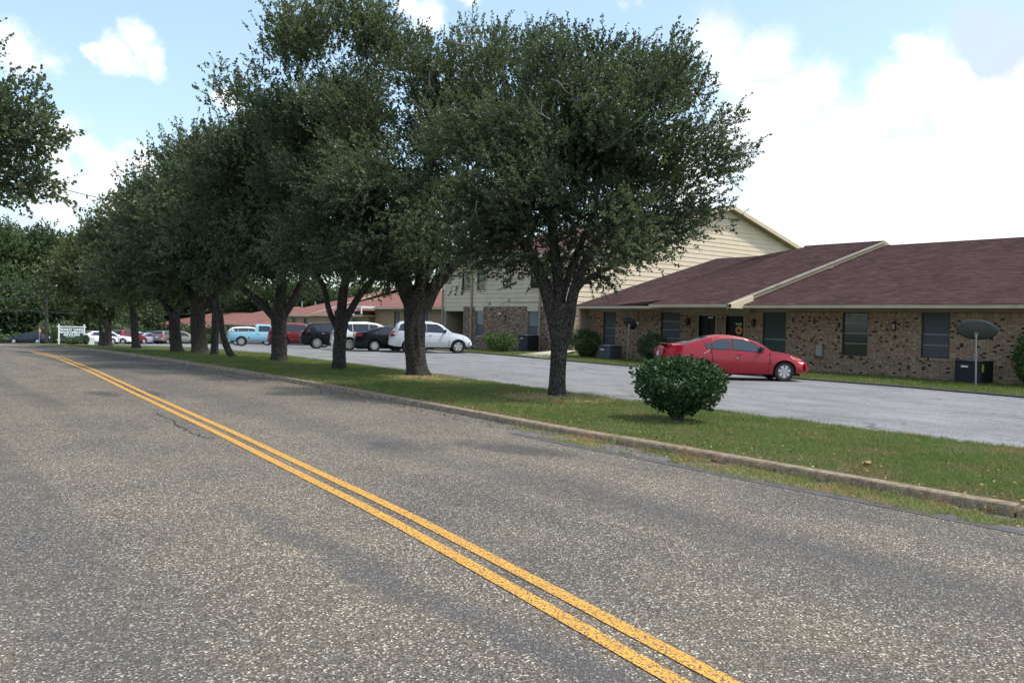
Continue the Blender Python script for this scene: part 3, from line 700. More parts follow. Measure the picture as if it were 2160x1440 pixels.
# ---------------- two-storey block
B2 = empty('apartment_building', (0, 0, 0), label='two storey apartment block with cream plank siding above brick, behind the trees', cat='building')
X2, YA, YB = 34.0, 37.6, 52.1
H2 = [(41.07, 42.08, .61, 2.42), (47.06, 47.95, .63, 2.42), (49.55, 51.85, -.6, 2.40)]
upw = [(40.9, 41.85, 3.84, 5.2), (46.84, 47.81, 3.86, 5.2), (48.75, 49.7, 3.88, 5.2)]
w2 = wall_core(B2, X2, YA, YB, -.8, 2.74, H2, m_mortar)
brick_wall(w2, X2, YA, 49.5, -.35, 2.70, H2, m_brick2, soldier=False)
wall_core(B2, X2 + .02, YA, YB, 2.745, 6.0, upw, m_siding, name='upper_wall')
window(B2, X2, *H2[0], rails=(.5,), glass=m_glassb, lower=m_screen, frame=m_alu, sill=False); window(B2, X2, *H2[1], rails=(.5,), glass=m_glassb, lower=m_screen, frame=m_alu, sill=False)
for h in H2[:2]: box('lintel_panel', m_siding, B2, X2 - .05, X2 - .001, h[0] - .03, h[1] + .06, 2.43, 2.74)
box('lintel_panel', m_siding, B2, X2 - .05, X2 - .001, 49.5, 51.95, 2.405, 2.74)
for u in upw:
    window(B2, X2 - .045, *u, rails=(.5,), glass=m_glass, frame=m_frame, fw=.05, depth=.1, sill=False)
    fr = MB(); a, b, c, d = u; fr.box(X2 - .075, X2 - .035, a - .09, a - .022, c - .09, d + .09); fr.box(X2 - .075, X2 - .035, b + .022, b + .09, c - .09, d + .09); fr.box(X2 - .085, X2 - .035, a - .022, b + .022, c - .09, c - .001); fr.box(X2 - .075, X2 - .035, a - .022, b + .022, d + .022, d + .09); fr.build('window_trim', m_cream, B2)
# recess (breezeway)
rc = MB(); rc.box(X2 + .26, X2 + 5, 51.86, 52.05, -.8, 2.74); rc.box(X2 + .26, X2 + 5, 49.3, 49.5, -.8, 2.74); rc.box(X2 + 4.9, X2 + 5, 49.5, 51.86, -.8, 2.74); rc.box(X2 + .26, X2 + 4.9, 49.5, 51.86, 2.5, 2.74); rc.build('breezeway', m_tan, B2)
# siding boards, front
def boards(x, ya, yb, z0, z1, holes_, joints_):
    n = round((z1 - z0) / .305); h = (z1 - z0) / n
    for i in range(n):
        a, b = z0 + i * h, z0 + (i + 1) * h; cuts = [ya]; segs = [(ya, yb)]
        for u in holes_:
            if u[2] - .05 < (a + b) / 2 < u[3] + .05:
                segs = [s for (p, q) in segs for s in ([(p, u[0] - .02), (u[1] + .02, q)] if p < u[0] and q > u[1] else [(p, q)])]
        j = joints_[i % len(joints_)]
        segs = [s for (p, q) in segs for s in ([(p, j - .006), (j + .006, q)] if p < j < q else [(p, q)])]
        for (p, q) in segs:
            dz = rng.normal(0, .003); MB().prism([(x, p, a), (x - .046, p, a + .004 + dz), (x - .010, p, b + .0), (x, p, b)], (0, q - p, 0)).build('siding_board', m_siding, B2)
boards(X2, YA, YB, 2.745, 5.95, upw, [50.5, 44.2, 50.5, 39.4])
# gable wall and its boards facing -Y
RX2, ZE, s2 = 48.4, 6.0, .278
def zr2(x): return ZE + s2 * (min(x, 2 * RX2 - x) - 33.3)
XE = 2 * RX2 - 34.0
gw = MB(); gw.prism([(34.0, YA + .03, -.8), (XE, YA + .03, -.8), (XE, YA + .03, zr2(XE)), (RX2, YA + .03, zr2(RX2) - .05), (34.0, YA + .03, zr2(34.0) - .02)], (0, .2, 0)); gw.build('gable_wall', m_siding, B2)
z = 2.745
while z < zr2(RX2) - .35:
    b = z + .305; top = b + .02
    x0 = max(34.0, (top - ZE) / s2 + 33.3); x1 = min(XE, 2 * RX2 - ((top - ZE) / s2 + 33.3))
    segs = []; x = x0; cut = x0 + rng.uniform(2, 5.5)
    while x < x1 - .3:
        e = min(cut, x1); segs.append((x, e)); x = e; cut += 5.5
    for (p, q) in segs: MB().prism([(p, YA + .03, z), (p, YA - .006, z + .004), (p, YA + .02, b), (p, YA + .03, b)][::-1], (q - p - .008, 0, 0)).build('siding_board', m_siding, B2)
    z = b
# brick on gable wall, lower part (pale)
gb = MB()
for r_ in range(int(3.1 / .0705)):
    zz = -.35 + r_ * .0705; x = 34.0 + (r_ % 2) * .1045
    while x < 38.2:
        gb.add([(x, YA + .03, zz), (x + .2, YA + .03, zz), (x + .2, YA + .03, zz + .06), (x, YA + .03, zz + .06), (x + .004, YA - .01, zz + .003), (x + .196, YA - .01, zz + .003), (x + .196, YA - .01, zz + .057), (x + .004, YA - .01, zz + .057)], [(4, 5, 6, 7), (0, 1, 5, 4), (1, 2, 6, 5), (2, 3, 7, 6), (3, 0, 4, 7)], float(rng.random())); x += .209
o = gb.build('bricks', m_brick2, B2, attr=True); o['kind'] = 'stuff'
r2 = MB(); r2.prism([(33.2, YA - .5, zr2(33.2) + .1), (RX2, YA - .5, zr2(RX2) + .1), (RX2, YA - .5, zr2(RX2) - .02), (33.2, YA - .5, zr2(33.2) - .02)], (0, 15.5, 0)); r2.prism([(RX2, YA - .5, zr2(RX2) + .1), (65, YA - .5, zr2(65) + .1), (65, YA - .5, zr2(65) - .02), (RX2, YA - .5, zr2(RX2) - .02)], (0, 15.5, 0)); r2.build('roof', m_shingle, B2)
r2 = MB()
for (xa, xb) in ((33.15, RX2), (RX2, 65)):
    r2.prism([(xa, YA - .55, zr2(xa) + .12), (xb, YA - .55, zr2(xb) + .12), (xb, YA - .55, zr2(xb) - .16), (xa, YA - .55, zr2(xa) - .16)], (0, .045, 0))
r2.build('rake_board', m_cream, B2)
r2 = MB()
for (xa, xb) in ((33.25, RX2), (RX2, 64.9)):
    r2.prism([(xa, YA - .5, zr2(xa) - .10), (xb, YA - .5, zr2(xb) - .10), (xb, YA - .5, zr2(xb) - .13), (xa, YA - .5, zr2(xa) - .13)], (0, .5, 0))
r2.build('soffit', m_soffit, B2); box('fascia', m_cream, B2, 33.14, 33.2, YA - .5, YB + .5, 5.80, 6.02)
for (y, zt) in ((48.42, 5.4), (40.8, 5.4), (52.16, 5.4), (37.5, 5.4)):
    MB().box(X2 - .16, X2 - .055, y - .07, y + .07, -.3, zt).build('downpipe', m_tan, B2, bevel=.015)
nm = text_obj('173', .26, m_frame, B2, (X2 - .04, 46.36, 2.90), (R(90), 0, R(-90)), 'house_number', .006)
cb_ = MB(); cb_.path([(X2 - .045, 45.2, 2.74), (X2 - .05, 44.9, 2.9), (X2 - .05, 44.4, 3.02), (X2 - .05, 43, 2.98), (X2 - .05, 41.0, 3.0)], .012, 4); cb_.path([(X2 - .045, 45.25, 2.74), (X2 - .045, 45.22, .3)], .018, 4); cb_.path([(X2 - .045, 44.2, 2.9), (X2 - .045, 44.3, 2.2)], .012, 4); cb_.tube((X2 - .02, 44.1, 3.15), (X2 - .09, 44.1, 3.15), .09); cb_.build('cable', m_tan, B2)
lantern(X2, 44.5, 1.95, 'small reddish iron wall lantern on the two storey block brick wall')
sp_ = empty('flood_light', (X2 - .04, 45.0, 2.25), label='small white floodlight beside the lantern on the two storey block', cat='lamp')
MB().tube((-.03, -.05, .0), (-.14, .13, -.04), .05, .065, 10).build('light_housing', m_white, sp_); MB().box(-.03, 0, -.05, .05, -.05, .05).build('mounting_plate', m_white, sp_)
meter(X2, 39.3, .75, 'grey utility box behind the nearest tree trunk on the two storey block', .3, .5)

# ---------------- blocks further along: brick with hip and gable roofs
def hip_house(e, x0, x1, y0, y1, zf, ze, zr, hip0=True, hip1=True, over=.8, rake=0, fl=m_redroof, wins_=()):
    xm = (x0 + x1) / 2; h = (x1 - x0) / 2
    hs = [(a, b, ze - 1.9, ze - .35) for a, b in wins_]
    wall_core(e, x0, y0, y1, zf, ze, hs, m_farbrick)
    wl = MB(); wl.box(x0 + .26, x1, y0, y0 + .2, zf, ze); wl.box(x0 + .26, x1, y1 - .2, y1, zf, ze); wl.box(x1 - .2, x1, y0 + .2, y1 - .2, zf, ze); wl.build('wall', m_farbrick, e)
    for (a, b) in wins_: window(e, x0, a, b, ze - 1.9, ze - .35, rails=(.5,), glass=m_screen, sill=False)
    X0, X1, Y0, Y1 = x0 - over, x1 + over, y0 - over * (1 if hip0 else .4), y1 + over * (1 if hip1 else .4)
    r0, r1 = Y0 + (h * .95 if hip0 else 0), Y1 - (h * .95 if hip1 else 0); t = ze + .02
    V = [(X0, Y0, t), (X1, Y0, t), (X1, Y1, t), (X0, Y1, t), (xm, r0, zr), (xm, r1, zr)]
    V2 = [(x, y, z - .1) for x, y, z in V]; Fs = [(0, 4, 5, 3), (1, 2, 5, 4), (0, 1, 4), (2, 3, 5)]
    MB().add(V + V2, [f[::-1] for f in Fs] + [tuple(i + 6 for i in f) for f in Fs]).build('roof', fl, e)
    MB().box(X0 - .04, X0, Y0, Y1, t - .17, t - .01).box(X0, X1, Y0 - .04, Y0, t - .17, t - .01).box(X0, X1, Y1, Y1 + .04, t - .17, t - .01).build('fascia', m_cream, e)
    MB().box(X0, x0, Y0, Y1, t - .16, t - .13).build('soffit', m_soffit, e)
    if rake:
        rb = MB(); rb.prism([(X0 - .1, Y0, t + .1), (xm, Y0, zr + .1), (xm, Y0, zr - .12), (X0 - .1, Y0, t - .14)], (0, .08, 0)); rb.prism([(xm, Y0, zr + .1), (X1, Y0, t + .1), (X1, Y0, t - .12), (xm, Y0, zr - .12)], (0, .08, 0)); rb.build('rake_board', m_cream, e)
        MB().prism([(x0, y0 + .05, t), (xm, y0 + .05, zr - .1), (x1, y0 + .05, t)], (0, .1, 0)).build('gable_wall', m_tan, e)
B3 = empty('apartment_building', (0, 0, 0), label='single storey brick block with red roof abutting the left of the two storey block', cat='building')
hip_house(B3, 36.0, 54, 52.3, 66.5, -1.2, 2.72, 5.0, False, False, wins_=((57.5, 58.5), (62, 63)))
hip_house(B3, 35.6, 54, 66.8, 77.6, -1.4, 2.02, 4.6, False, False, wins_=((69, 70), (73.6, 74.6)))
hip_house(B3, 35.8, 54, 78.0, 87.0, -1.9, 1.95, 5.0, False, True, rake=1, wins_=((80.5, 81.4), (83.4, 84.4)))
pr = MB(); pr.box(34.0, 34.06, 65.2, 70.5, 2.66, 2.80); pr.box(34.0, 36, 65.2, 65.26, 2.66, 2.80); pr.build('porch_fascia', m_white, B3)
pr = MB(); pr.box(34.06, 36.5, 65.2, 70.4, 2.6, 2.66); pr.build('porch_roof', m_white, B3)
pr = MB(); pr.box(33.9, 34.0, 65.1, 65.2, 2.1, 2.8); pr.box(33.4, 33.5, 65.6, 68.4, 2.0, 2.12); pr.box(33.4, 33.52, 68.0, 68.12, -.7, 2.0); pr.build('downpipe', m_white, B3)
B4 = empty('apartment_building', (0, 0, 0), label='pale brick block with red hip roof beyond the light blue pickup', cat='building')
hip_house(B4, 41.0, 57, 106.5, 126, -3.5, .58, 3.2, True, True, wins_=((108, 109), (112.5, 113.5), (119, 120)))
B5 = empty('apartment_building', (0, 0, 0), label='farthest pale brick block with low red hip roof behind the parked cars at left', cat='building')
hip_house(B5, 42.5, 58, 128, 160, -4.5, -.15, 2.2, True, True, wins_=((132, 133.2), (137, 138.2), (145, 146.2), (150, 151.2)))

# ---------------- air conditioners, dishes
m_acd = rough_mat('condenser_dark_paint', (.018, .020, .024), .2, 3, .5, .05); m_acg = rough_mat('condenser_grey_paint', (.085, .092, .11), .2, 3, .5, .05)
def condenser(x, y, z, w, h, m, label, rz=0, yellow=False):
    e = empty('air_conditioner', (x, y, z), rz, label=label, cat='air conditioner', group='condenser units beside the brick walls')
    c = MB(); c.box(-w/2 + .03, w/2 - .03, -w/2 + .03, w/2 - .03, .05, h - .03); c.build('coil', m_black, e)
    f = MB()
    for sx in (-1, 1):
        for sy in (-1, 1): f.box(sx * w/2 - (.05 if sx > 0 else 0), sx * w/2 + (.05 if sx < 0 else 0), sy * w/2 - (.05 if sy > 0 else 0), sy * w/2 + (.05 if sy < 0 else 0), .04, h - .04)
    f.box(-w/2 - .01, w/2 + .01, -w/2 - .01, w/2 + .01, h - .05, h); f.box(-w/2 - .01, w/2 + .01, -w/2 - .01, w/2 + .01, 0, .05); f.build('casing', m, e, bevel=.006)
    n = int((h - .16) / .045)
    for side in ((-1, 0), (0, -1)):
        for i in range(n):
            z0 = .08 + i * (h - .16) / n
            if side[0]: q = [(-w/2 + .01, -w/2 + .05, z0 + .03), (-w/2 - .004, -w/2 + .05, z0), (-w/2 + .004, -w/2 + .05, z0 - .002), (-w/2 + .02, -w/2 + .05, z0 + .028)]; d = (0, w - .1, 0)
            else: q = [(-w/2 + .05, -w/2 + .01, z0 + .03), (-w/2 + .05, -w/2 - .004, z0), (-w/2 + .05, -w/2 + .004, z0 - .002), (-w/2 + .05, -w/2 + .02, z0 + .028)]; d = (w - .1, 0, 0)
            MB().prism(q, d).build('louvre', m, e)
    t_ = MB(); t_.tube((0, 0, h + .001), (0, 0, h + .04), w * .36, w * .30, 20)
    t_.build('fan_guard', m_alu, e); box('badge', m_white, e, -w/2 - .016, -w/2 - .006, .0, .22, h - .22, h - .16)
    if yellow: box('warning_label', mat('yellow_label', (.65, .5, .03), .6), e, -w/2 - .014, -w/2 + .12, -w/2 - .016, -w/2 - .011, h - .35, h - .1)
    return e
condenser(28.7, 12.18, .06, .84, .72, m_acd, 'black condenser unit with yellow label behind the right satellite dish', 0, True)
condenser(28.35, 28.75, .05, .80, .62, m_acg, 'low blue grey condenser unit under the window left of the left dish')
condenser(33.2, 41.0, -.10, .92, .98, m_acd, 'dark slatted condenser unit at the two storey block left of the nearest trunk')
condenser(39.6, 101.5, -1.75, .9, .9, m_acd, 'dark condenser unit by the wall behind the leaning trunk')

m_dish = rough_mat('dish_grey', (.105, .112, .115), .12, 6, .55, .05)
m_dishb = rough_mat('dish_black', (.03, .031, .034), .12, 6, .5, .05)
def dish(x, y, z, hgt, tilt_az, label, a=.43, b=.30, lean=(0, 0), elev=38):
    e = empty('satellite_dish', (x, y, z), 0, label=label, cat='satellite dish', group='satellite dishes on poles in the lawn')
    top = Vector((lean[0], lean[1], hgt)); MB().tube((0, 0, -.1), top, .028, .028, 12).build('pole', m_alu, e, smooth=True)
    # reflector facing (az, elev)
    az, el = R(tilt_az), R(elev); n = Vector((math.sin(az) * math.cos(el), math.cos(az) * math.cos(el), math.sin(el)))
    s = Vector((math.cos(az), -math.sin(az), 0)); u = s.cross(n) * -1
    if u.z < 0: u = -u
    c = top + n * .10 + u * .10; V = []; Fs = []; K, J = 32, 6
    V.append(c - n * .07)
    for j in range(1, J + 1):
        for k in range(K):
            t_ = 2 * math.pi * k / K; q = j / J; V.append(c + s * a * q * math.cos(t_) + u * b * q * math.sin(t_) + n * (.075 * q * q - .07))
    for k in range(K): Fs.append((0, 1 + k, 1 + (k + 1) % K))
    for j in range(J - 1):
        for k in range(K): Fs.append((1 + j * K + k, 1 + (j + 1) * K + k, 1 + (j + 1) * K + (k + 1) % K, 1 + j * K + (k + 1) % K))
    o = MB().add(V, Fs).build('reflector', m_dishb if 'black' in label and 'smaller' in label or 'far black' in label else m_dish, e, smooth=True); so = o.modifiers.new('s', 'SOLIDIFY'); so.thickness = .012
    b_ = MB(); b_.tube(top - Vector((0, 0, .09)), top + Vector((0, 0, .03)), .04, .04, 12); b_.prism([top + s * .07 - u * .05, top - s * .07 - u * .05, top - s * .07 + u * .08, top + s * .07 + u * .08], n * .05); b_.build('bracket', m_alu, e)
    ar = MB(); p0 = c - u * b * .95; p1 = c + n * .42 - u * .28; ar.tube(p0, p1, .014, .014, 6); ar.build('feed_arm', m_alu, e)
    MB().tube(p1 - s * .07, p1 + s * .07, .035, .035, 8).build('receiver', m_white, e); return e
dish(27.32, 11.52, .02, 1.62, 80, 'large grey satellite dish on a pole before the black condenser at right', .60, .40, (.02, .05), 40)
dish(28.05, 27.3, .0, 1.66, 92, 'smaller black satellite dish on a thin leaning pole near the shrubs', .42, .38, (-.02, -.10), 32)
dish(38.6, 116.0, -2.2, 2.5, 190, 'far black satellite dish above the parked beige minivan', .5, .45, (0, 0), 30)

# ================================================================== CARS
def paint(name, c, metal=.0, rough=.32, coat=.35):
    m = mat(name, c, rough, metal, .5); b = m.node_tree.nodes['Principled BSDF']; b.inputs['Coat Weight'].default_value = coat; b.inputs['Coat Roughness'].default_value = .08
    t = NT(m); v = t.coord('Object'); t.col(t.ramp(t.noise(3, 4, .6, v), [(.3, tuple(x * .96 for x in c)), (.7, tuple(min(1, x * 1.03) for x in c))]))
    t.l(t.rng(t.noise(5, 5, .7, v), .3, .8, rough - .06, rough + .16), b.inputs['Roughness']); return m
m_tyre = mat('tyre_rubber', (.018, .018, .018), .85); m_rim = mat('alloy_rim', (.55, .56, .57), .3, .75); m_well = mat('wheel_well', (.006, .006, .006), .95)
m_cglass = mat('car_glass', (.012, .016, .02), .05, spec=.9); m_cglass2 = mat('light_car_glass', (.03, .045, .055), .05, spec=1.0)
m_tail = mat('tail_lamp_red', (.35, .008, .012), .25, spec=.6); m_head = mat('head_lamp', (.62, .64, .66), .12, .2); m_amber = mat('amber_lamp', (.62, .13, .02), .3)
m_plast = mat('black_plastic', (.02, .02, .02), .55); m_chrome = mat('chrome', (.7, .7, .7), .15, 1.0); m_seam = mat('panel_gap', (.012, .008, .008), .9)
m_plate = mat('licence_plate', (.6, .62, .65), .5)

PROF = {
 'coupe': dict(L=4.70, W=1.72, H=1.42, r=.315, wx=(1.55, -1.08), zb=.22,
    top=[(2.35, .44), (2.33, .52), (2.26, .63), (2.14, .71), (1.96, .79), (1.62, .875), (1.19, .93), (.90, 1.11), (.62, 1.25), (.27, 1.36), (-.10, 1.41), (-.47, 1.415), (-.82, 1.36), (-1.10, 1.28), (-1.39, 1.19), (-1.70, 1.11), (-2.02, 1.085), (-2.27, 1.03), (-2.32, .82), (-2.35, .55)],
    belt=[(2.35, .38), (1.9, .74), (1.15, .90), (-.8, .985), (-1.7, 1.03), (-2.35, .5)],
    wins=[[(.84, .915), (-.10, .985), (-.13, 1.315), (.27, 1.285), (.58, 1.165)], [(-.20, .985), (-.74, .995), (-.79, 1.16), (-.55, 1.265), (-.23, 1.315)], [(-.80, 1.0), (-.93, 1.01), (-1.0, 1.16), (-.86, 1.17)]],
    ws=[(1.13, .955), (.90, 1.11), (.62, 1.25), (.36, 1.335)], rw=[(-.86, 1.35), (-1.10, 1.28), (-1.39, 1.19), (-1.68, 1.115)], seams=[[(-.13, .98), (-.15, .30)], [(1.06, .90), (1.07, .60), (1.0, .30)], [(-.80, .97), (-.74, .62), (-.66, .32)]], handles=[(.10, .84)],
    tail=[(-1.90, .98), (-2.30, .98), (-2.32, .72), (-2.02, .74)], head=[(1.72, .82), (2.22, .60), (2.10, .56), (1.80, .72)], mir=(.78, .95)),
 'suv': dict(L=4.57, W=1.86, H=1.72, r=.365, wx=(1.52, -1.19), zb=.32,
    top=[(2.285, .57), (2.26, .66), (2.19, .78), (2.0, .92), (1.77, 1.01), (1.17, 1.13), (.94, 1.31), (.62, 1.54), (.39, 1.64), (-.26, 1.71), (-1.37, 1.72), (-1.65, 1.70), (-1.84, 1.58), (-2.02, 1.28), (-2.13, 1.12), (-2.25, .84), (-2.285, .6)],
    belt=[(2.285, .55), (1.9, .84), (1.1, 1.08), (-1.8, 1.20), (-2.285, .58)],
    wins=[[(.80, 1.13), (-.20, 1.16), (-.20, 1.60), (.33, 1.57), (.56, 1.45)], [(-.28, 1.16), (-1.10, 1.19), (-1.12, 1.61), (-.28, 1.60)], [(-1.22, 1.20), (-1.78, 1.22), (-1.66, 1.53), (-1.50, 1.61), (-1.22, 1.61)]],
    ws=[(1.10, 1.18), (.94, 1.31), (.62, 1.54), (.46, 1.61)], rw=[(-1.72, 1.66), (-1.84, 1.58), (-2.00, 1.31)], seams=[[(-.24, 1.15), (-.24, .38)], [(.98, 1.1), (1.0, .6), (.95, .38)], [(-1.12, 1.18), (-1.05, .75), (-.82, .4)]], handles=[(0.0, 1.02), (-.95, 1.04)],
    tail=[(-1.99, 1.22), (-2.12, 1.12), (-2.20, .90), (-1.98, .90)], head=[(1.75, .97), (2.13, .82), (2.13, .72), (1.85, .78)], mir=(.78, 1.16)),
 'crossover': dict(L=4.75, W=1.92, H=1.70, r=.38, wx=(1.48, -1.34), zb=.30,
    top=[(2.375, .55), (2.34, .72), (2.25, .86), (2.0, .97), (1.35, 1.08), (1.0, 1.28), (.6, 1.50), (.3, 1.61), (-.3, 1.69), (-1.2, 1.68), (-1.7, 1.62), (-1.98, 1.45), (-2.18, 1.18), (-2.28, 1.05), (-2.36, .80), (-2.375, .55)],
    belt=[(2.375, .5), (1.9, .86), (1.1, 1.02), (-1.7, 1.14), (-2.2, 1.08), (-2.375, .5)],
    wins=[[(.85, 1.08), (-.15, 1.10), (-.15, 1.55), (.22, 1.52), (.55, 1.38)], [(-.23, 1.10), (-1.08, 1.12), (-1.12, 1.55), (-.23, 1.56)], [(-1.18, 1.13), (-1.95, 1.17), (-1.80, 1.42), (-1.55, 1.52), (-1.2, 1.55)]],
    ws=[(1.28, 1.12), (1.0, 1.28), (.6, 1.50), (.38, 1.585)], rw=[(-1.76, 1.60), (-1.98, 1.45), (-2.17, 1.20)], seams=[[(-.19, 1.09), (-.19, .38)], [(1.0, 1.04), (1.0, .6), (.92, .38)], [(-1.12, 1.12), (-1.12, .8), (-.9, .42)]], handles=[(.02, .96), (-.98, .98)],
    tail=[(-1.95, 1.11), (-2.27, 1.05), (-2.30, .90), (-2.0, .97)], head=[(1.75, .93), (2.25, .78), (2.2, .70), (1.85, .82)], mir=(.85, 1.1)),
 'sedan': dict(L=4.85, W=1.82, H=1.45, r=.335, wx=(1.50, -1.30), zb=.20,
    top=[(2.425, .45), (2.38, .62), (2.25, .72), (1.9, .83), (1.25, .93), (.85, 1.13), (.45, 1.31), (.1, 1.40), (-.4, 1.445), (-.9, 1.40), (-1.3, 1.28), (-1.75, 1.12), (-2.1, 1.08), (-2.33, 1.03), (-2.38, .80), (-2.425, .5)],
    belt=[(2.425, .4), (1.9, .74), (1.15, .90), (-1.7, 1.03), (-2.425, .45)],
    wins=[[(.85, .93), (-.15, .97), (-.15, 1.34), (.12, 1.31), (.45, 1.19)], [(-.22, .97), (-1.0, .99), (-1.02, 1.24), (-.75, 1.33), (-.22, 1.35)], [(-1.08, 1.0), (-1.42, 1.03), (-1.10, 1.20)]],
    ws=[(1.18, .97), (.85, 1.13), (.45, 1.31), (.2, 1.375)], rw=[(-.96, 1.385), (-1.3, 1.28), (-1.72, 1.13)], seams=[[(-.18, .96), (-.18, .28)], [(1.0, .9), (1.02, .55), (.95, .28)], [(-1.05, .98), (-1.05, .7), (-.85, .3)]], handles=[(.0, .84), (-.95, .88)],
    tail=[(-1.95, .99), (-2.36, .99), (-2.37, .84), (-2.05, .88)], head=[(1.75, .78), (2.3, .66), (2.25, .6), (1.85, .7)], mir=(.82, .96)),
 'pickup': dict(L=5.35, W=1.98, H=1.80, r=.39, wx=(1.75, -1.55), zb=.42,
    top=[(2.675, .6), (2.66, 1.0), (2.6, 1.10), (1.35, 1.20), (1.0, 1.42), (.72, 1.72), (.6, 1.78), (-.35, 1.80), (-.43, 1.76), (-.50, 1.22), (-2.62, 1.20), (-2.66, 1.16), (-2.675, .6)],
    belt=[(2.675, .58), (2.6, 1.05), (1.3, 1.16), (-.45, 1.19), (-2.6, 1.17), (-2.675, .58)],
    wins=[[(.95, 1.22), (-.15, 1.22), (-.15, 1.66), (.55, 1.66), (.68, 1.60)]],
    ws=[(1.30, 1.24), (1.0, 1.42), (.75, 1.70)], rw=[(-.44, 1.70), (-.485, 1.30)], seams=[[(-.35, 1.2), (-.35, .5)], [(-.54, 1.19), (-.54, .46)], [(1.05, 1.18), (1.05, .5)]], handles=[(-.22, 1.05)],
    tail=[(-2.56, 1.08), (-2.65, 1.08), (-2.65, .86), (-2.56, .86)], head=[(2.5, .98), (2.64, .98), (2.64, .78), (2.5, .78)], mir=(.85, 1.3)),
 'minivan': dict(L=5.05, W=1.96, H=1.75, r=.34, wx=(1.62, -1.40), zb=.25,
    top=[(2.525, .5), (2.48, .72), (2.3, .86), (1.9, .98), (1.55, 1.08), (1.1, 1.36), (.7, 1.56), (.3, 1.68), (-.4, 1.75), (-1.9, 1.72), (-2.15, 1.64), (-2.32, 1.3), (-2.42, 1.0), (-2.5, .7), (-2.525, .5)],
    belt=[(2.525, .45), (1.9, .84), (1.4, .98), (-2.1, 1.08), (-2.525, .48)],
    wins=[[(1.15, 1.06), (.0, 1.08), (.0, 1.58), (.35, 1.56), (.8, 1.36)], [(-.08, 1.08), (-1.1, 1.10), (-1.12, 1.60), (-.08, 1.60)], [(-1.2, 1.10), (-2.1, 1.14), (-2.0, 1.55), (-1.2, 1.60)]],
    ws=[(1.48, 1.12), (1.1, 1.36), (.7, 1.56), (.42, 1.645)], rw=[(-2.17, 1.60), (-2.32, 1.3), (-2.37, 1.15)], seams=[[(-.04, 1.07), (-.04, .34)], [(1.2, 1.0), (1.15, .34)], [(-1.15, 1.1), (-1.1, .6), (-1.0, .36)]], handles=[(.15, .98), (-.95, 1.0)],
    tail=[(-2.22, 1.25), (-2.36, 1.2), (-2.44, .95), (-2.25, .95)], head=[(1.9, .92), (2.4, .76), (2.3, .68), (2.0, .8)], mir=(1.0, 1.1)),
}
def make_wheel(r, spokes, name='wheel', rim=m_rim, w=.21):
    """axis along Y, outer face at y=0 towards -Y"""
    V = []; N = 28; prof = [(r * .64, .0), (r * .70, -.012), (r * .93, -.012), (r, .03), (r, w - .03), (r * .93, w), (r * .5, w)]
    for (rr, y) in prof:
        for k in range(N): a = 2 * math.pi * k / N; V.append((rr * math.cos(a), y, rr * math.sin(a)))
    Fs = [(j * N + k, j * N + (k + 1) % N, (j + 1) * N + (k + 1) % N, (j + 1) * N + k) for j in range(len(prof) - 1) for k in range(N)]
    ty = MB().add(V, Fs)
    rm = MB(); V = []
    for (rr, y) in [(r * .66, .0), (r * .62, -.008), (r * .58, .02), (r * .56, .09)]:
        for k in range(N): a = 2 * math.pi * k / N; V.append((rr * math.cos(a), y, rr * math.sin(a)))
    rm.add(V, [(j * N + k, j * N + (k + 1) % N, (j + 1) * N + (k + 1) % N, (j + 1) * N + k) for j in range(3) for k in range(N)])
    rm.tube((0, .0, 0), (0, .05, 0), r * .17, r * .2, 12)
    for k in range(spokes):
        a = 2 * math.pi * (k + .25) / spokes; c = Vector((math.cos(a), 0, math.sin(a))); s = Vector((-math.sin(a), 0, math.cos(a))); wd = r * (1.15 / spokes if spokes < 12 else .055)
        p = [c * r * .12 - s * wd * .75, c * r * .60 - s * wd, c * r * .60 + s * wd, c * r * .12 + s * wd * .75]
        rm.prism([q + Vector((0, .005, 0)) for q in p], (0, .035, 0))
    bk = MB().tube((0, .055, 0), (0, .10, 0), r * .6, r * .6, 20)  # near-black backing disc added for the dark gaps between the spokes
    return ty, rm, bk
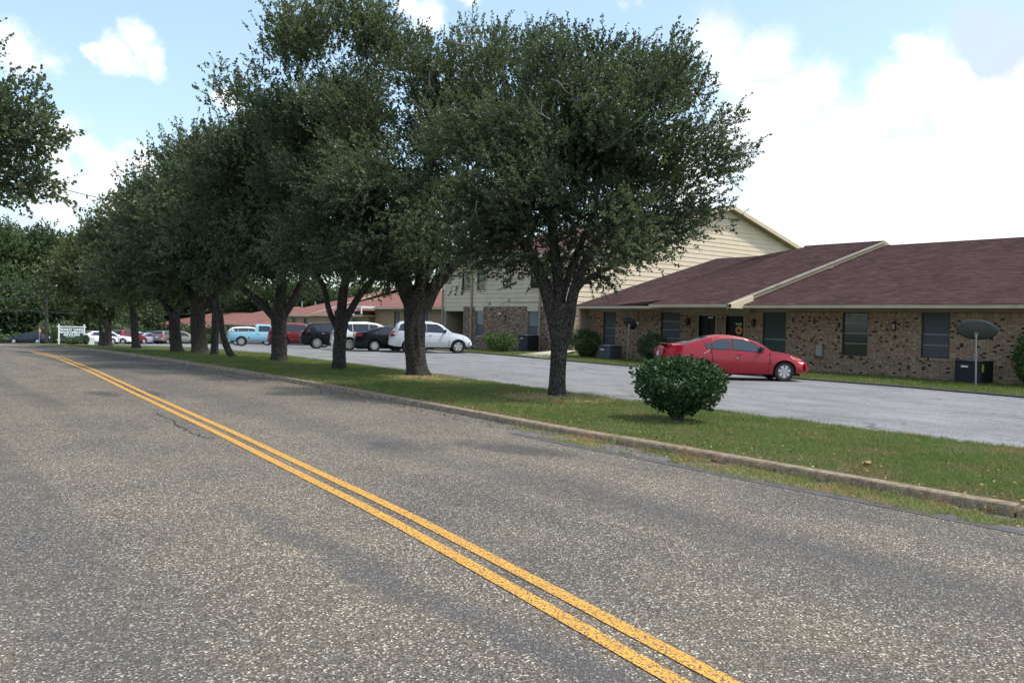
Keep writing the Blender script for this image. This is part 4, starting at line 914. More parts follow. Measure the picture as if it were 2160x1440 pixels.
def make_car(kind, label, pos, az, paint_, glass=m_cglass, spokes=5, group='cars parked nose in along the lot', scale=(1, 1, 1), anchor=None, clad=False, roofrack=False, spoiler=False, extra=None, rot0=0, name='parked_car', cat='car'):
    P = PROF[kind]; L, W = P['L'], P['W']; top = sorted(P['top']); belt = sorted(P['belt'])
    tx, tz = zip(*top); bx_, bz_ = zip(*belt)
    T = lambda x: float(np.interp(x, tx, tz)); Bf = lambda x: min(float(np.interp(x, bx_, bz_)), T(x) - .012)
    HW = lambda x: W / 2 * (1 - .20 * (abs(x) / (L / 2)) ** 7 - .03 * (x / (L / 2)) ** 2)
    ra = P['r'] + .055
    def bot(x):
        z = P['zb'] + .10 * (abs(x) / (L / 2)) ** 6
        for wx in P['wx']:
            if abs(x - wx) < ra: z = max(z, P['r'] + math.sqrt(ra * ra - (x - wx) ** 2) * .96)
        return z
    xs = set(np.round(np.arange(-L/2, L/2 + .001, .07), 3)) | set(tx)
    for wx in P['wx']: xs |= set(np.round(wx + ra * np.cos(np.linspace(0, math.pi, 13)), 3))
    xs |= {wx + s_ * (ra + .004) for wx in P['wx'] for s_ in (-1, 1)}
    xs = sorted(x for x in xs if -L/2 <= x <= L/2); xs = [x for i, x in enumerate(xs) if i == 0 or x - xs[i-1] > .003]
    tumble = .34 if kind != 'pickup' else .16
    def side(x, z):
        w, zb_ = HW(x), Bf(x)
        if z > zb_: return w - .03 - tumble * (z - zb_)
        f = (z - P['zb']) / max(.05, zb_ - P['zb']); return w + .018 * math.sin(math.pi * min(1, max(0, f)) ) * (1 if f < .62 else 1) - .028 * max(0, f - .78) / .22 - .05 * max(0, .3 - f) / .3
    V = []; K = 0
    for x in xs:
        zt, zb_, z0 = T(x), Bf(x), bot(x); z0 = min(z0, zb_ - .05); w = HW(x)
        zz = [z0 + (zb_ - z0) * f for f in (0, .08, .3, .55, .8, .93, 1.0)]
        half = [(side(x, z), z) for z in zz]; half[0] = (half[0][0] - .03, half[0][1])
        g = zt - zb_; y7 = side(x, zt) if g > .02 else half[-1][0] - .03
        half += [(half[-1][0] * .5 + y7 * .5 + .004, zb_ + g * .5), (y7 + .012, zb_ + g * .93), (y7 - .03, zt), (y7 * .72, zt + .012), (y7 * .35, zt + .024), (0, zt + .028)]
        row = [(x, -y, z) for (y, z) in half] + [(x, y, z) for (y, z) in half[-2::-1]]
        K = len(row); V += row
    Fs = [(i * K + j, i * K + j + 1, (i + 1) * K + j + 1, (i + 1) * K + j) for i in range(len(xs) - 1) for j in range(K - 1)]
    n = len(xs); Fs += [tuple(range(K)), tuple(range((n - 1) * K, n * K))[::-1]]
    e = empty(name, label=label, cat=cat, group=group)
    MB().add(V, [f[::-1] for f in Fs]).build('body', paint_, e, smooth=True)
    MB().box(-L/2 + .25, L/2 - .25, -W/2 + .24, W/2 - .24, P['zb'] - .04, P['zb'] + .5).build('underbody', m_well, e)
    wl = MB()
    for wx in P['wx']: wl.box(wx - ra, wx + ra, -W/2 + .08 + .14, W/2 - .22, P['zb'] + .05, P['r'] + ra - .02)
    wl.build('wheel_well', m_well, e)
    def side_patch(poly, m, nm, off=.007, th=.004, par=e, both=True):
        made = []
        for s_ in ((-1, 1) if both else (-1,)):
            q = [(x, s_ * (side(x, z) + off), z) for x, z in poly]
            if (s_ < 0): q = q[::-1]
            made.append(MB().prism(q, (0, s_ * th, 0)).build(nm, m, par))
        return made
    for wpoly in P['wins']:
        cx_ = sum(p[0] for p in wpoly) / len(wpoly); cz_ = sum(p[1] for p in wpoly) / len(wpoly)
        surround = [(cx_ + (x - cx_) * 1.045 + math.copysign(.012, x - cx_), cz_ + (z - cz_) * 1.03 + math.copysign(.012, z - cz_)) for x, z in wpoly]
        side_patch(surround, m_plast, 'window_seal', .004, .003); side_patch(wpoly, glass, 'side_window', .010, .003)
    def top_patch(pts, wfrac, m, nm, off=.03, y0=None, y1=None, inset=0.):
        V = []; ny = 8
        for i, (x, z) in enumerate(pts):
            a = pts[max(0, i - 1)]; b = pts[min(len(pts) - 1, i + 1)]; tx_, tz_ = b[0] - a[0], b[1] - a[1]; l = math.hypot(tx_, tz_); nx2, nz2 = -tz_ / l, tx_ / l
            if nz2 < 0 or (abs(nz2) < .05 and (nx2 > 0) != (x > 0)): nx2, nz2 = -nx2, -nz2
            wv = (side(x, z) - .02) * wfrac; ya, yb = (-wv, wv) if y0 is None else (y0, y1)
            for j in range(ny + 1):
                y = ya + (yb - ya) * j / ny; o_ = off - .016 * (2 * j / ny - 1) ** 2 if y0 is None else off
                V.append((x + nx2 * o_, y, z + nz2 * o_))
        Fq = [(i * (ny + 1) + j, i * (ny + 1) + j + 1, (i + 1) * (ny + 1) + j + 1, (i + 1) * (ny + 1) + j) for i in range(len(pts) - 1) for j in range(ny)]
        o = MB().add(V, Fq).build(nm, m, e, smooth=True); s_ = o.modifiers.new('s', 'SOLIDIFY'); s_.thickness = .006; return o
    top_patch(P['ws'], .93, glass, 'windshield'); top_patch(P['rw'], .90, glass, 'rear_window')
    if kind != 'pickup' or True:
        for sm in P['seams']:
            mbs = MB()
            for (a, b) in zip(sm[:-1], sm[1:]):
                for s_ in (-1, 1): mbs.tube((a[0], s_ * (side(*a) + .003), a[1]), (b[0], s_ * (side(*b) + .003), b[1]), .015, .015, 4)
            mbs.build('door_gap', m_seam, e)
    hc = m_chrome if kind in ('crossover',) and paint_.name != 'white_car_paint' else paint_
    for (hx, hz) in P['handles']:
        for s_ in (-1, 1): y = s_ * (side(hx, hz) + .028); MB().box(hx - .09, hx + .09, y - .012, y + .012, hz - .018, hz + .018).build('door_handle', hc, e, bevel=.008)
    side_patch(P['tail'], m_tail, 'taillight', .010, .006); side_patch(P['head'], m_head, 'headlight', .010, .006)
    # rear lamp wrap, plate and bumper
    rz = [p for p in top if p[0] < -L/2 + .45]; zt0 = P['tail'][0][1]; zt1 = P['tail'][-1][1]
    def rear_x(z):
        q = sorted([(zz_, xx_) for xx_, zz_ in rz]); return float(np.interp(z, [a for a, _ in q], [b for _, b in q]))
    for s_ in (-1, 1):
        a, b = sorted((s_ * .48 * W / 2 * 1.2, s_ * (W / 2 - .16)))
        V = [(rear_x(z) - .03, y, z) for z in (zt1, zt0) for y in (a, b)]; MB().prism([V[0], V[1], V[3], V[2]], (.03, 0, 0)).build('taillight', m_tail, e)
    pzc = .88 if kind in ('suv', 'crossover', 'minivan') else (.80 if kind != 'pickup' else .62)
    V = [(rear_x(z) - .035, y, z) for z in (pzc - .07, pzc + .07) for y in (-.16, .16)]; MB().prism([V[0], V[1], V[3], V[2]], (.02, 0, 0)).build('licence_plate', m_plate, e)
    bz = P['zb'] + .12
    bm_ = m_chrome if kind == 'pickup' else (m_plast if clad else paint_)
    for sgn, nm in ((1, 'front_bumper'), (-1, 'rear_bumper')):
        V = []
        for z in (bz, bz + .03, bz + .19, bz + .22):
            for k in range(9):
                y = (k / 4 - 1) * (W / 2 - .07); V.append((sgn * (L/2 + (.03 if z in (bz + .03, bz + .19) else 0) - .16 * abs(k / 4 - 1) ** 3), y, z))
        MB().add(V, [(i * 9 + j, i * 9 + j + 1, (i + 1) * 9 + j + 1, (i + 1) * 9 + j) for i in range(3) for j in range(8)]).build(nm, bm_, e, smooth=True)
    mx_, mz_ = P['mir']
    for s_ in (-1, 1):
        y = s_ * (side(mx_, mz_) + .11); mm = MB(); mm.box(mx_ - .06, mx_ + .06, y - .09, y + .09, mz_, mz_ + .14); mm.build('wing_mirror', m_plast if kind in ('coupe', 'suv', 'pickup') else paint_, e, bevel=.03)
    ty, rm, bk = make_wheel(P['r'], spokes); first = None
    for wx in P['wx']:
        for s_ in (-1, 1):
            if first is None:
                first = ty.build('wheel', m_tyre, e, smooth=True); rm.build('rim', m_rim, first); bk.build('spoke_backing', m_well, first); o = first
            else: o = copy_tree(first, e)
            o.location = (wx, s_ * (W / 2 - .045), P['r']); o.rotation_euler = (0, 0, 0 if s_ < 0 else math.pi)
    if clad: side_patch([(P['wx'][0] - ra, P['zb'] + .16), (P['wx'][0] - ra, P['zb'] + .02), (P['wx'][1] + ra, P['zb'] + .02), (P['wx'][1] + ra, P['zb'] + .16)], m_plast, 'sill_cladding', .004, .01)
    if roofrack:
        for s_ in (-1, 1): MB().path([(.1, s_ * (side(.1, 1.66) - .10), T(.1) + .0), (0, s_ * (W / 2 - .32), T(0) + .06), (-1.4, s_ * (W / 2 - .32), T(-1.4) + .055), (-1.6, s_ * (W / 2 - .32), T(-1.6) - .0)], .016).build('roof_rail', m_alu, e)
    if extra: extra(e, P, side, side_patch, top_patch, T)
    a = math.pi / 2 - R(az); e.rotation_euler = (0, 0, a); e.scale = scale
    rot = Matrix.Rotation(a, 3, 'Z')
    if anchor == 'front': off = rot @ Vector((P['wx'][0] * scale[0], -W / 2 * scale[1], 0))
    elif anchor == 'rear': off = rot @ Vector((P['wx'][1] * scale[0], -W / 2 * scale[1], 0))
    else: off = Vector((0, 0, 0))
    x, y = pos[0] - off.x, pos[1] - off.y; e.location = (x, y, gz(x, y) + .014)
    # follow the slope of the lot
    sl_ = (gz(x, y + 1) - gz(x, y - 1)) / 2; fwd_ = Vector((math.cos(a), math.sin(a), 0)); e.rotation_euler = (math.atan(sl_ * math.cos(a)), -math.atan(sl_ * math.sin(a)), a)
    return e
m_red = paint('red_car_paint', (.34, .006, .018), 0, .28); m_silver = paint('silver_blue_paint', (.60, .63, .67), .15, .34); m_blk = paint('black_car_paint', (.006, .006, .008), 0, .28, .12); m_blk.node_tree.nodes['Principled BSDF'].inputs['Specular IOR Level'].default_value = .28
m_wht = paint('white_car_paint', (.72, .74, .74), 0, .3); m_mar = paint('dark_red_paint', (.20, .012, .022), .2, .3); m_lb = paint('light_blue_paint', (.27, .53, .66), 0, .5, .15)
m_tanp = paint('tan_car_paint', (.34, .32, .26), .3, .35); m_brn = paint('taupe_car_paint', (.20, .165, .15), .3, .35); m_grn = paint('dark_green_car_paint', (.015, .03, .028), .1, .3); m_lav = paint('pale_lavender_paint', (.42, .44, .56), .3, .35); m_navy = paint('navy_car_paint', (.012, .018, .035), .1, .25)
def ex_coupe(e, P, side, sp, tp, T):
    V = []
    for x, z in ((-2.00, 1.098), (-2.10, 1.125), (-2.27, 1.130), (-2.27, 1.115), (-2.06, 1.098)):
        V += [(x, -.66, z), (x, .66, z)]
    MB().add(V, [(0, 2, 3, 1), (2, 4, 5, 3), (4, 6, 7, 5), (6, 8, 9, 7), (8, 0, 1, 9), (0, 8, 6, 4, 2), (1, 3, 5, 7, 9)]).build('spoiler', m_red, e)
    MB().box(-2.14, -2.04, -.62, -.56, 1.04, 1.12).box(-2.14, -2.04, .56, .62, 1.04, 1.12).build('spoiler_post', m_red, e)
    sp([(1.80, .80), (2.12, .69), (2.02, .66), (1.84, .72)], m_amber, 'turn_signal', .014, .004)
    sp([(-1.30, .97), (-1.46, .97), (-1.46, .83), (-1.30, .83)], m_red, 'fuel_flap', .002, .003)
    sp([(2.18, .36), (2.28, .36), (2.28, .44), (2.18, .44)], m_plast, 'fog_lamp_recess', .004, .004)
    mk = MB()
    for s_ in (-1,):
        for (x, z) in ((-.92, .90), (-1.0, .86), (-.86, .95), (.03, .72)): mk.box(x - .02, x + .02, s_ * (side(x, z) + .004) - .003, s_ * (side(x, z) + .004) + .003, z - .015, z + .015)
    mk.build('scuff_mark', m_wht, e)
red = make_car('coupe', 'red two door coupe with rear spoiler parked before the sunflower door', (22.98, 15.43), 128, m_red, glass=m_cglass2, spokes=7, anchor='front', extra=ex_coupe)
def ex_suv(e, P, side, sp, tp, T):
    sp([(-.95, .62), (.95, .60), (.95, .635), (-.95, .655)], m_silver, 'rub_strip', .012, .008)
    sp([(-1.99, 1.14), (-2.10, 1.08), (-2.12, 1.02), (-1.99, 1.02)], m_plate, 'reverse_lamp', .018, .003)
make_car('suv', 'silver SUV with roof rails parked before the two storey block', (25.9, 38.15), 117, m_silver, anchor='front', roofrack=True, extra=ex_suv)
make_car('sedan', 'black sedan with red tail lamps half hidden behind the silver SUV', (22.75, 41.95), 112, m_blk, spokes=10, anchor='rear')
make_car('crossover', 'white crossover between the black sedan and the black SUV', (22.4, 44.4), 112, m_wht, spokes=7, anchor='rear', clad=False)
make_car('crossover', 'black SUV with chrome trim and many-spoked rims behind the third trunk', (22.85, 49.8), 110, m_blk, spokes=18, anchor='rear', extra=lambda e, P, side, sp, tp, T: sp([(.9, 1.035), (-1.9, 1.12), (-1.9, 1.14), (.9, 1.055)], m_chrome, 'chrome_strip', .012, .004))
make_car('crossover', 'dark red SUV between the black SUV and the light blue pickup', (23.5, 56.9), 110, m_mar, spokes=6, anchor='rear', scale=(1.02, 1, 1.04), clad=True)
def ex_pk(e, P, side, sp, tp, T):
    MB().box(-2.56, -.56, -.80, .80, 1.205, 1.235).build('bed_shade_slab', m_plast, e)  # dark slab on the closed bed top, standing in for its shaded recess
    sp([(2.5, .88), (-.4, .88), (-.4, .905), (2.5, .905)], m_lb, 'body_crease', .006, .006)
    sp([(-.95, .78), (-1.02, .74), (-1.0, .66), (-.92, .60), (-.86, .68)], m_brn, 'rust_patch', .004, .003)
make_car('pickup', 'old light blue pickup truck with plain white-hubbed wheels', (24.2, 67.3), 112, m_lb, spokes=8, anchor='rear', extra=ex_pk, cat='pickup truck')
make_car('crossover', 'white SUV seen over the bed of the light blue pickup', (27.9, 79.0), 116, m_wht, spokes=5, anchor='rear', scale=(1, 1, 1.06))
g2 = 'cars parked at the far end of the lot'
def fc(kind, label, px, Z, az, p_, **k):
    q = plD(px, 724, Z); return make_car(kind, label, (q.x, q.y), az, p_, group=g2, **k)
fc('minivan', 'beige minivan parked before the pale hip roofed block', 384, 112, 118, m_tanp)
fc('suv', 'taupe SUV seen from behind left of the beige minivan', 354, 110, 52, m_brn)
fc('suv', 'dark green SUV seen from behind beside the taupe SUV', 336, 113, 52, m_grn)
fc('sedan', 'pale lavender sedan seen from behind right of the thin trunk', 308, 108, 52, m_lav)
fc('sedan', 'white sedan partly behind the pale lavender sedan', 325, 117, 52, m_wht)
fc('suv', 'maroon SUV with red tail lamp between two far trunks', 272, 101, 55, m_mar)
fc('sedan', 'white sedan with battered front behind the forked far trunk', 240, 99, 128, m_wht)
fc('crossover', 'white crossover behind the maroon SUV', 286, 117, 60, m_wht)
fc('sedan', 'white hatch-like sedan with red lamp right of the apartment sign', 202, 92, 62, m_wht)
fc('crossover', 'white crossover in the second row behind the battered sedan', 258, 112, 60, m_wht)
q = plD(62, 726, 106); cs_ = make_car('sedan', 'dark blue sedan crossing beyond the stop sign', (q.x, q.y), 300, m_navy, group=None); 

# ================================================================== SIGNS, POLES, WIRES
sg = empty('apartment_sign', (0, 0, 0), label='dark green Shady Oaks apartments sign in a white post frame', cat='sign')
pl, pr_ = plD(124, 729, 74), plD(177.5, 727.5, 75); zl, zr3 = gz(0, pl.y), gz(0, pr_.y)
ux = Vector((pr_.x - pl.x, pr_.y - pl.y, 0)); Ws = ux.length; ux.normalize(); ang = math.atan2(ux.y, ux.x)
sg.location = (pl.x, pl.y, min(zl, zr3) + .02); sg.rotation_euler = (0, 0, ang)
s0 = 43 / 1750 * 74.5  # height of the posts
for x in (0, Ws): MB().box(x - .065, x + .065, -.05, .05, -.3, s0 + .02).build('post', m_white, sg, bevel=.01)
MB().box(-.16, Ws + .16, -.045, .045, s0 - .24, s0 - .15).build('rail', m_white, sg); MB().box(-.13, Ws + .13, -.045, .045, .42, .52).build('rail', m_white, sg)
m_sgn = mat('dark_green_sign', (.018, .045, .05), .45); MB().box(.06, Ws - .06, -.02, .02, .52, s0 - .24).build('panel', m_sgn, sg)
zt = s0 - .24 - .08; lt = mat('sign_white', (.8, .85, .86), .6)
for s_, zz, sz, sx in (('SHADY OAKS', zt - .12, .27, 1.10), ('APARTMENTS', zt - .38, .27, 1.18), ('903-572-3370', zt - .61, .22, 1.02)):
    o = text_obj(s_, sz, lt, sg, (Ws / 2, -.026, zz), (R(90), 0, 0), 'lettering', .003, sx, .014)
MB().box(Ws * .27, Ws * .42, -.026, -.021, zt - .80, zt - .775).box(Ws * .46, Ws * .64, -.026, -.021, zt - .79, zt - .765).build('small_print', lt, sg)
# stop sign seen edge-on / from behind
p = plD(83, 727, 88); st_ = empty('stop_sign', (p.x, p.y, gz(0, p.y)), label='stop sign at the cross street seen at an angle', cat='road sign')
MB().tube((0, 0, -.2), (0, 0, 1.55), .03).build('post', m_alu, st_)
d_ = R(60); oc = [(.30 * math.cos(math.pi / 8 + k * math.pi / 4), .30 * math.sin(math.pi / 8 + k * math.pi / 4)) for k in range(8)]
def octv(s, off): return [Vector((a * s * math.cos(d_) + off * math.sin(d_), a * s * math.sin(d_) - off * math.cos(d_), 1.42 + b * s)) for a, b in oc]
MB().prism(octv(1, .03), (math.sin(d_) * .004, -math.cos(d_) * .004, 0)).build('sign_border', m_white, st_)
MB().prism(octv(.93, .036), (math.sin(d_) * .003, -math.cos(d_) * .003, 0)).build('sign_face', mat('stop_red', (.5, .02, .02), .4), st_)
text_obj('STOP', .2, lt, st_, (.045 * math.sin(d_), -.045 * math.cos(d_), 1.42), (R(90), 0, d_), 'lettering', .002)
# street number posts near the sign bush
p = plD(190, 729, 77); hb = empty('utility_pedestal', (p.x, p.y, gz(0, p.y)), R(20), label='pale green utility pedestal right of the apartment sign', cat='utility box')
mb = MB(); mb.prism([(-.30, -.25, 0), (.30, -.25, 0), (.22, -.25, .62), (-.16, -.25, .66)], (0, .5, 0)); mb.build('cabinet', rough_mat('pale_green_paint', (.50, .60, .52), .08, 3, .6, .05), hb, bevel=.02)
mb = MB(); mb.prism([(-.31, -.27, .60), (.31, -.27, .56), (.22, -.27, .64), (-.16, -.27, .68)], (0, .54, 0)); mb.build('lid', m_white, hb)
# utility pole with street light and wires
p = plD(97, 727, 92); zg = gz(0, p.y); ZT = 6.6
up_ = empty('utility_pole', (p.x, p.y, zg), label='wooden utility pole with street lamp before the dark woods', cat='pole'); PX, PY = p.x, p.y
MB().tube((0, 0, -.3), (.02, 0, ZT), .16, .11, 12).build('pole', m_bark, up_)
la = MB(); la.path([(0, 0, ZT - .25), (.4, -.2, ZT), (.75, -.35, ZT + .02)], .03); la.build('lamp_arm', m_alu, up_); MB().tube((.72, -.34, ZT + .0), (.95, -.42, ZT - .16), .09, .17, 12).build('lamp_head', m_white, up_)
MB().box(-.9, .9, -.05, .05, ZT - .9, ZT - .78).build('crossarm', m_bark, up_)
def wire(a, b, sag, label, r_=.048):
    a = Vector(a); b = Vector(b); pts = []
    for k in range(15):
        f = k / 14; q = a.lerp(b, f); q.z -= sag * 4 * f * (1 - f); pts.append(q)
    o = MB().path(pts, r_, 4).build('overhead_wire', m_black); tag(o, label, 'wire', 'overhead utility wires at left')
A1 = (PX, PY, zg + ZT - .8); FL = lambda px, py, Z: tuple(plD(px, py, Z))
wire(FL(-260, 520, 60), (PX, PY, zg + ZT - .15), .7, 'highest of the wires running from the left edge to the utility pole')
wire(FL(-260, 560, 62), (PX + .5, PY, zg + ZT - .75), .6, 'upper middle wire between the left edge and the utility pole')
wire(FL(-260, 618, 64), (PX - .5, PY, zg + ZT - 1.2), .5, 'lower middle wire between the left edge and the utility pole')
wire(FL(-260, 612, 66), (PX, PY, zg + 3.6), .3, 'lowest wire between the left edge and the utility pole')
wire((PX, PY, zg + 3.6), FL(420, 660, 118), .4, 'wire running right from the utility pole behind the oaks')
wire(FL(-200, 300, 36), FL(420, 452, 66), .5, 'single thin wire crossing the sky above the tree line at left', .03)
# mailbox-like white pedestal in the lot
p = at(704, 742); o = empty('white_post', (p.x, p.y, gz(0, p.y)), label='short white utility post behind the third trunk', cat='post'); MB().box(-.11, .11, -.11, .11, 0, .75).build('post_body', m_white, o, bevel=.02); MB().box(-.13, .13, -.13, .13, .75, .80).build('post_cap', m_white, o)
# two slim poles rising behind the roofs
for (px, lb) in ((636, 'left of two slim pale poles behind the red roofs'), (664, 'right of two slim pale poles behind the red roofs')):
    p = plD(px, 700, 118); o = MB().tube((0, 0, 0), (0, 0, 6.3), .12, .10, 10).build('utility_pole', m_alu); o.location = (p.x, p.y, gz(0, p.y) - .2); tag(o, lb, 'pole', 'slim poles behind the roofs')

# ================================================================== VEGETATION
def leaves_mesh(name, base, dirs, size, m, rnd, asp=.36, droop=.0):
    """diamond leaf quads: base points, unit directions, length"""
    n = len(base); rv = rng.normal(size=(n, 3)); s = np.cross(dirs, rv); s /= np.linalg.norm(s, axis=1)[:, None] + 1e-9
    L_ = size[:, None]; V = np.empty((n, 4, 3), np.float32)
    V[:, 0] = base; V[:, 1] = base + dirs * L_ * .5 + s * L_ * asp; V[:, 2] = base + dirs * L_; V[:, 3] = base + dirs * L_ * .5 - s * L_ * asp
    return np_mesh(name, V, np.arange(4 * n).reshape(n, 4), m, rnd=rnd)
m_bare = mat('bare_grey_twig', (.24, .21, .18), .9)
def unit(a): return a / (np.linalg.norm(a, axis=1)[:, None] + 1e-9)
def tubes_np(segs, n=6):
    """segs: (p, q, r0, r1)"""
    S = len(segs); P = np.array([s[0] for s in segs]); Q = np.array([s[1] for s in segs]); r0 = np.array([s[2] for s in segs]); r1 = np.array([s[3] for s in segs])
    d = unit(Q - P); ref = np.where(np.abs(d[:, 2:3]) > .9, np.array([[1., 0, 0]]), np.array([[0, 0, 1.]])); a = unit(np.cross(d, ref)); b = np.cross(d, a)
    an = np.linspace(0, 2 * math.pi, n, endpoint=False); ca, sa = np.cos(an), np.sin(an)
    ring = a[:, None] * ca[None, :, None] + b[:, None] * sa[None, :, None]
    V = np.concatenate([P[:, None] + ring * r0[:, None, None], Q[:, None] + ring * r1[:, None, None]], 1).reshape(-1, 3)
    k = np.arange(n); f = np.stack([k, (k + 1) % n, n + (k + 1) % n, n + k], 1); Fq = (f[None] + (np.arange(S) * 2 * n)[:, None, None]).reshape(-1, 4)
    return V, Fq
def smooth_path(pts, k=6):
    P = [Vector(p) for p in pts]; out = []
    for i in range(len(P) - 1):
        p0, p1, p2, p3 = P[max(i - 1, 0)], P[i], P[i + 1], P[min(i + 2, len(P) - 1)]
        for j in range(k):
            t_ = j / k; out.append(.5 * ((2 * p1) + (p2 - p0) * t_ + (2 * p0 - 5 * p1 + 4 * p2 - p3) * t_ ** 2 + (3 * p1 - p0 - 3 * p2 + p3) * t_ ** 3))
    out.append(P[-1]); return out
def limb_mesh(pts, rads, n=22, rough=.06, flare=0., seed=0):
    """bark-covered limb swept along pts with per-point radii"""
    Pp = smooth_path(pts, 7); Rr = np.interp(np.linspace(0, len(rads) - 1, len(Pp)), range(len(rads)), rads)
    V = []; a = None
    for i, p in enumerate(Pp):
        d = (Pp[min(i + 1, len(Pp) - 1)] - Pp[max(i - 1, 0)]).normalized()
        if a is None: a = d.cross(Vector((0, 1, .1))).normalized()
        a = (a - d * a.dot(d)).normalized(); b = d.cross(a); r_ = Rr[i]
        for k in range(n):
            an = 2 * math.pi * k / n; q = a * math.cos(an) + b * math.sin(an)
            w = noise.noise(Vector((q.x * 3.2 + seed, q.y * 3.2, p.z * .9))) * rough * 2.2 + noise.noise(Vector((q.x * 9 + seed, q.y * 9, p.z * 2.2))) * rough
            fl = flare * max(0, 1 - (p.z - Pp[0].z) / .45) ** 2 * (1 + .7 * math.sin(an * 4 + seed))
            V.append(p + q * r_ * (1 + w + fl))
    m = len(Pp); Fs = [(i * n + k, i * n + (k + 1) % n, (i + 1) * n + (k + 1) % n, (i + 1) * n + k) for i in range(m - 1) for k in range(n)]
    return V, Fs, Pp, Rr
def tree(name, loc, label, trunks, centre, radii, nclump, nsprig, nleaf, leaf, lm=m_leaf, seed=1, group='oaks in a row along the grass verge', lowcut=None, nmass=17, mass_r=.37, dead=0, clump_r=.75, seg_n=22, extra=()):
    """trunks: list of (points, radii) in local coordinates; crown is an ellipsoid (or several)"""
    global rng
    rng = np.random.default_rng(seed * 101 + 3)
    e = empty(name, loc, label=label, cat='tree', group=group)
    tb = MB(); nodes = []; 
    for i, (pts, rads) in enumerate(trunks):
        V, Fs, Pp, Rr = limb_mesh(pts, rads, seg_n if i == 0 else max(10, seg_n - 8), .07, .35 if i == 0 else 0, seed + i); tb.add(V, Fs)
        st = len(Pp) // 2 if i == 0 else 3
        for p, r_ in zip(Pp[st:], Rr[st:]): nodes.append((p.copy(), r_))
    tb.build('trunk', m_bark, e, smooth=True)
    ells = [(centre, radii, 1.0)] + list(extra); vol = sum(a[1][0] * a[1][1] * a[1][2] for a in ells); C_ = []; tot = sum(a[1][0] * a[1][1] * a[1][2] for a in ells)
    # boughs: the crown is a set of separate leafy masses at the ends of limbs, with gaps between
    masses = []; mr = mass_r * (tot ** (1 / 3)); tries = 0; sepd = .95
    while len(masses) < nmass and tries < 6000:
        tries += 1; sepd = .95 - tries / 9000
        w_ = rng.random() * tot; k = 0
        while w_ > ells[k][1][0] * ells[k][1][1] * ells[k][1][2] and k < len(ells) - 1: w_ -= ells[k][1][0] * ells[k][1][1] * ells[k][1][2]; k += 1
        c, rd, _ = ells[k]; q = rng.normal(size=3); q /= np.linalg.norm(q); p = np.array(c) + q * np.array(rd) * rng.uniform(.35, .88)
        if lowcut and p[2] < lowcut(p[0], p[1]) + .1: continue
        r_ = mr * rng.uniform(.72, 1.2)
        if all(np.linalg.norm((p - m_[0]) * np.array([1, 1, 1.35])) > sepd * (r_ + m_[1]) * .72 for m_ in masses): masses.append((p, r_, rng.normal(0, .16)))
    MC = np.array([m_[0] for m_ in masses]); MR = np.array([m_[1] for m_ in masses]); MT = np.array([m_[2] for m_ in masses]); CM = []
    got = 0; tries = 0
    while got < nclump and tries < nclump * 40:
        tries += 1; i = int(rng.choice(len(masses), p=MR ** 3 / (MR ** 3).sum())); q = rng.normal(size=3); q /= np.linalg.norm(q)
        p = MC[i] + q * MR[i] * rng.random() ** .45 * np.array([1.12, 1.12, .74]) * (1 + .3 * noise.noise(Vector(q * 1.7) + Vector((seed + i, 0, 0))))
        if lowcut and p[2] < lowcut(p[0], p[1]): continue
        if all((p[0] - s[0]) ** 2 + (p[1] - s[1]) ** 2 + (p[2] - s[2]) ** 2 > (clump_r * .50) ** 2 for s in C_): C_.append(p); CM.append(i); got += 1
    # a thin inner core of foliage
    for _ in range(int(nclump * .10)):
        q = rng.normal(size=3); q /= np.linalg.norm(q); p = np.array(centre) + q * np.array(radii) * rng.uniform(0, .55)
        if lowcut and p[2] < lowcut(p[0], p[1]): continue
        C_.append(p); CM.append(0)
    CM = np.array(CM)
    C_ = np.array(C_); order = np.argsort(np.linalg.norm(C_ - np.array([0, 0, centre[2] * .5]), axis=1)); C_ = C_[order]; CM = CM[order]
    NP = [np.array(p) for p, _ in nodes]; NR = [r_ for _, r_ in nodes]; segs = []
    for c in MC[np.argsort(np.linalg.norm(MC, axis=1))]:
        A_ = np.array(NP); d = c - A_; dist_ = np.linalg.norm(d, axis=1); pen = dist_ + np.maximum(0, -d[:, 2]) * 2
        i = int(np.argmin(pen)); p0 = A_[i]; L_ = dist_[i]; r0 = min(NR[i] * .8, .035 + L_ * .022) * (1 if leaf < .12 else 1.3); K_ = max(3, int(L_ / .3)); prev = p0; pr2 = r0
        mid = (p0 + c) / 2 + np.array([0, 0, -.05 * L_]) + rng.normal(0, .09 * L_, 3)
        for k in range(1, K_ + 1):
            f = k / K_; q = (1 - f) ** 2 * p0 + 2 * f * (1 - f) * mid + f * f * c + rng.normal(0, .02, 3); r_ = r0 * (1 - f) + .02 * f
            segs.append((prev, q, pr2, r_)); prev = q; pr2 = r_; NP.append(q); NR.append(r_)
    for c in C_:
        A_ = np.array(NP); d = c - A_; dist_ = np.linalg.norm(d, axis=1); pen = dist_ + np.maximum(0, -d[:, 2]) * 1.5 + .25 * np.abs(np.linalg.norm(A_[:, :2], axis=1) > np.linalg.norm(c[:2])) * dist_
        i = int(np.argmin(pen)); p0 = A_[i]; L_ = dist_[i]; r0 = min(NR[i] * .62, .018 + L_ * .020); K_ = max(2, int(L_ / .35)); prev = p0; pr2 = r0
        mid = (p0 + c) / 2 + np.array([0, 0, -.10 * L_]) + rng.normal(0, .07 * L_, 3)
        for k in range(1, K_ + 1):
            f = k / K_; q = (1 - f) ** 2 * p0 + 2 * f * (1 - f) * mid + f * f * c + rng.normal(0, .015, 3); r_ = r0 * (1 - f) + .007 * f + .004
            segs.append((prev, q, pr2, r_)); prev = q; pr2 = r_; NP.append(q); NR.append(r_)
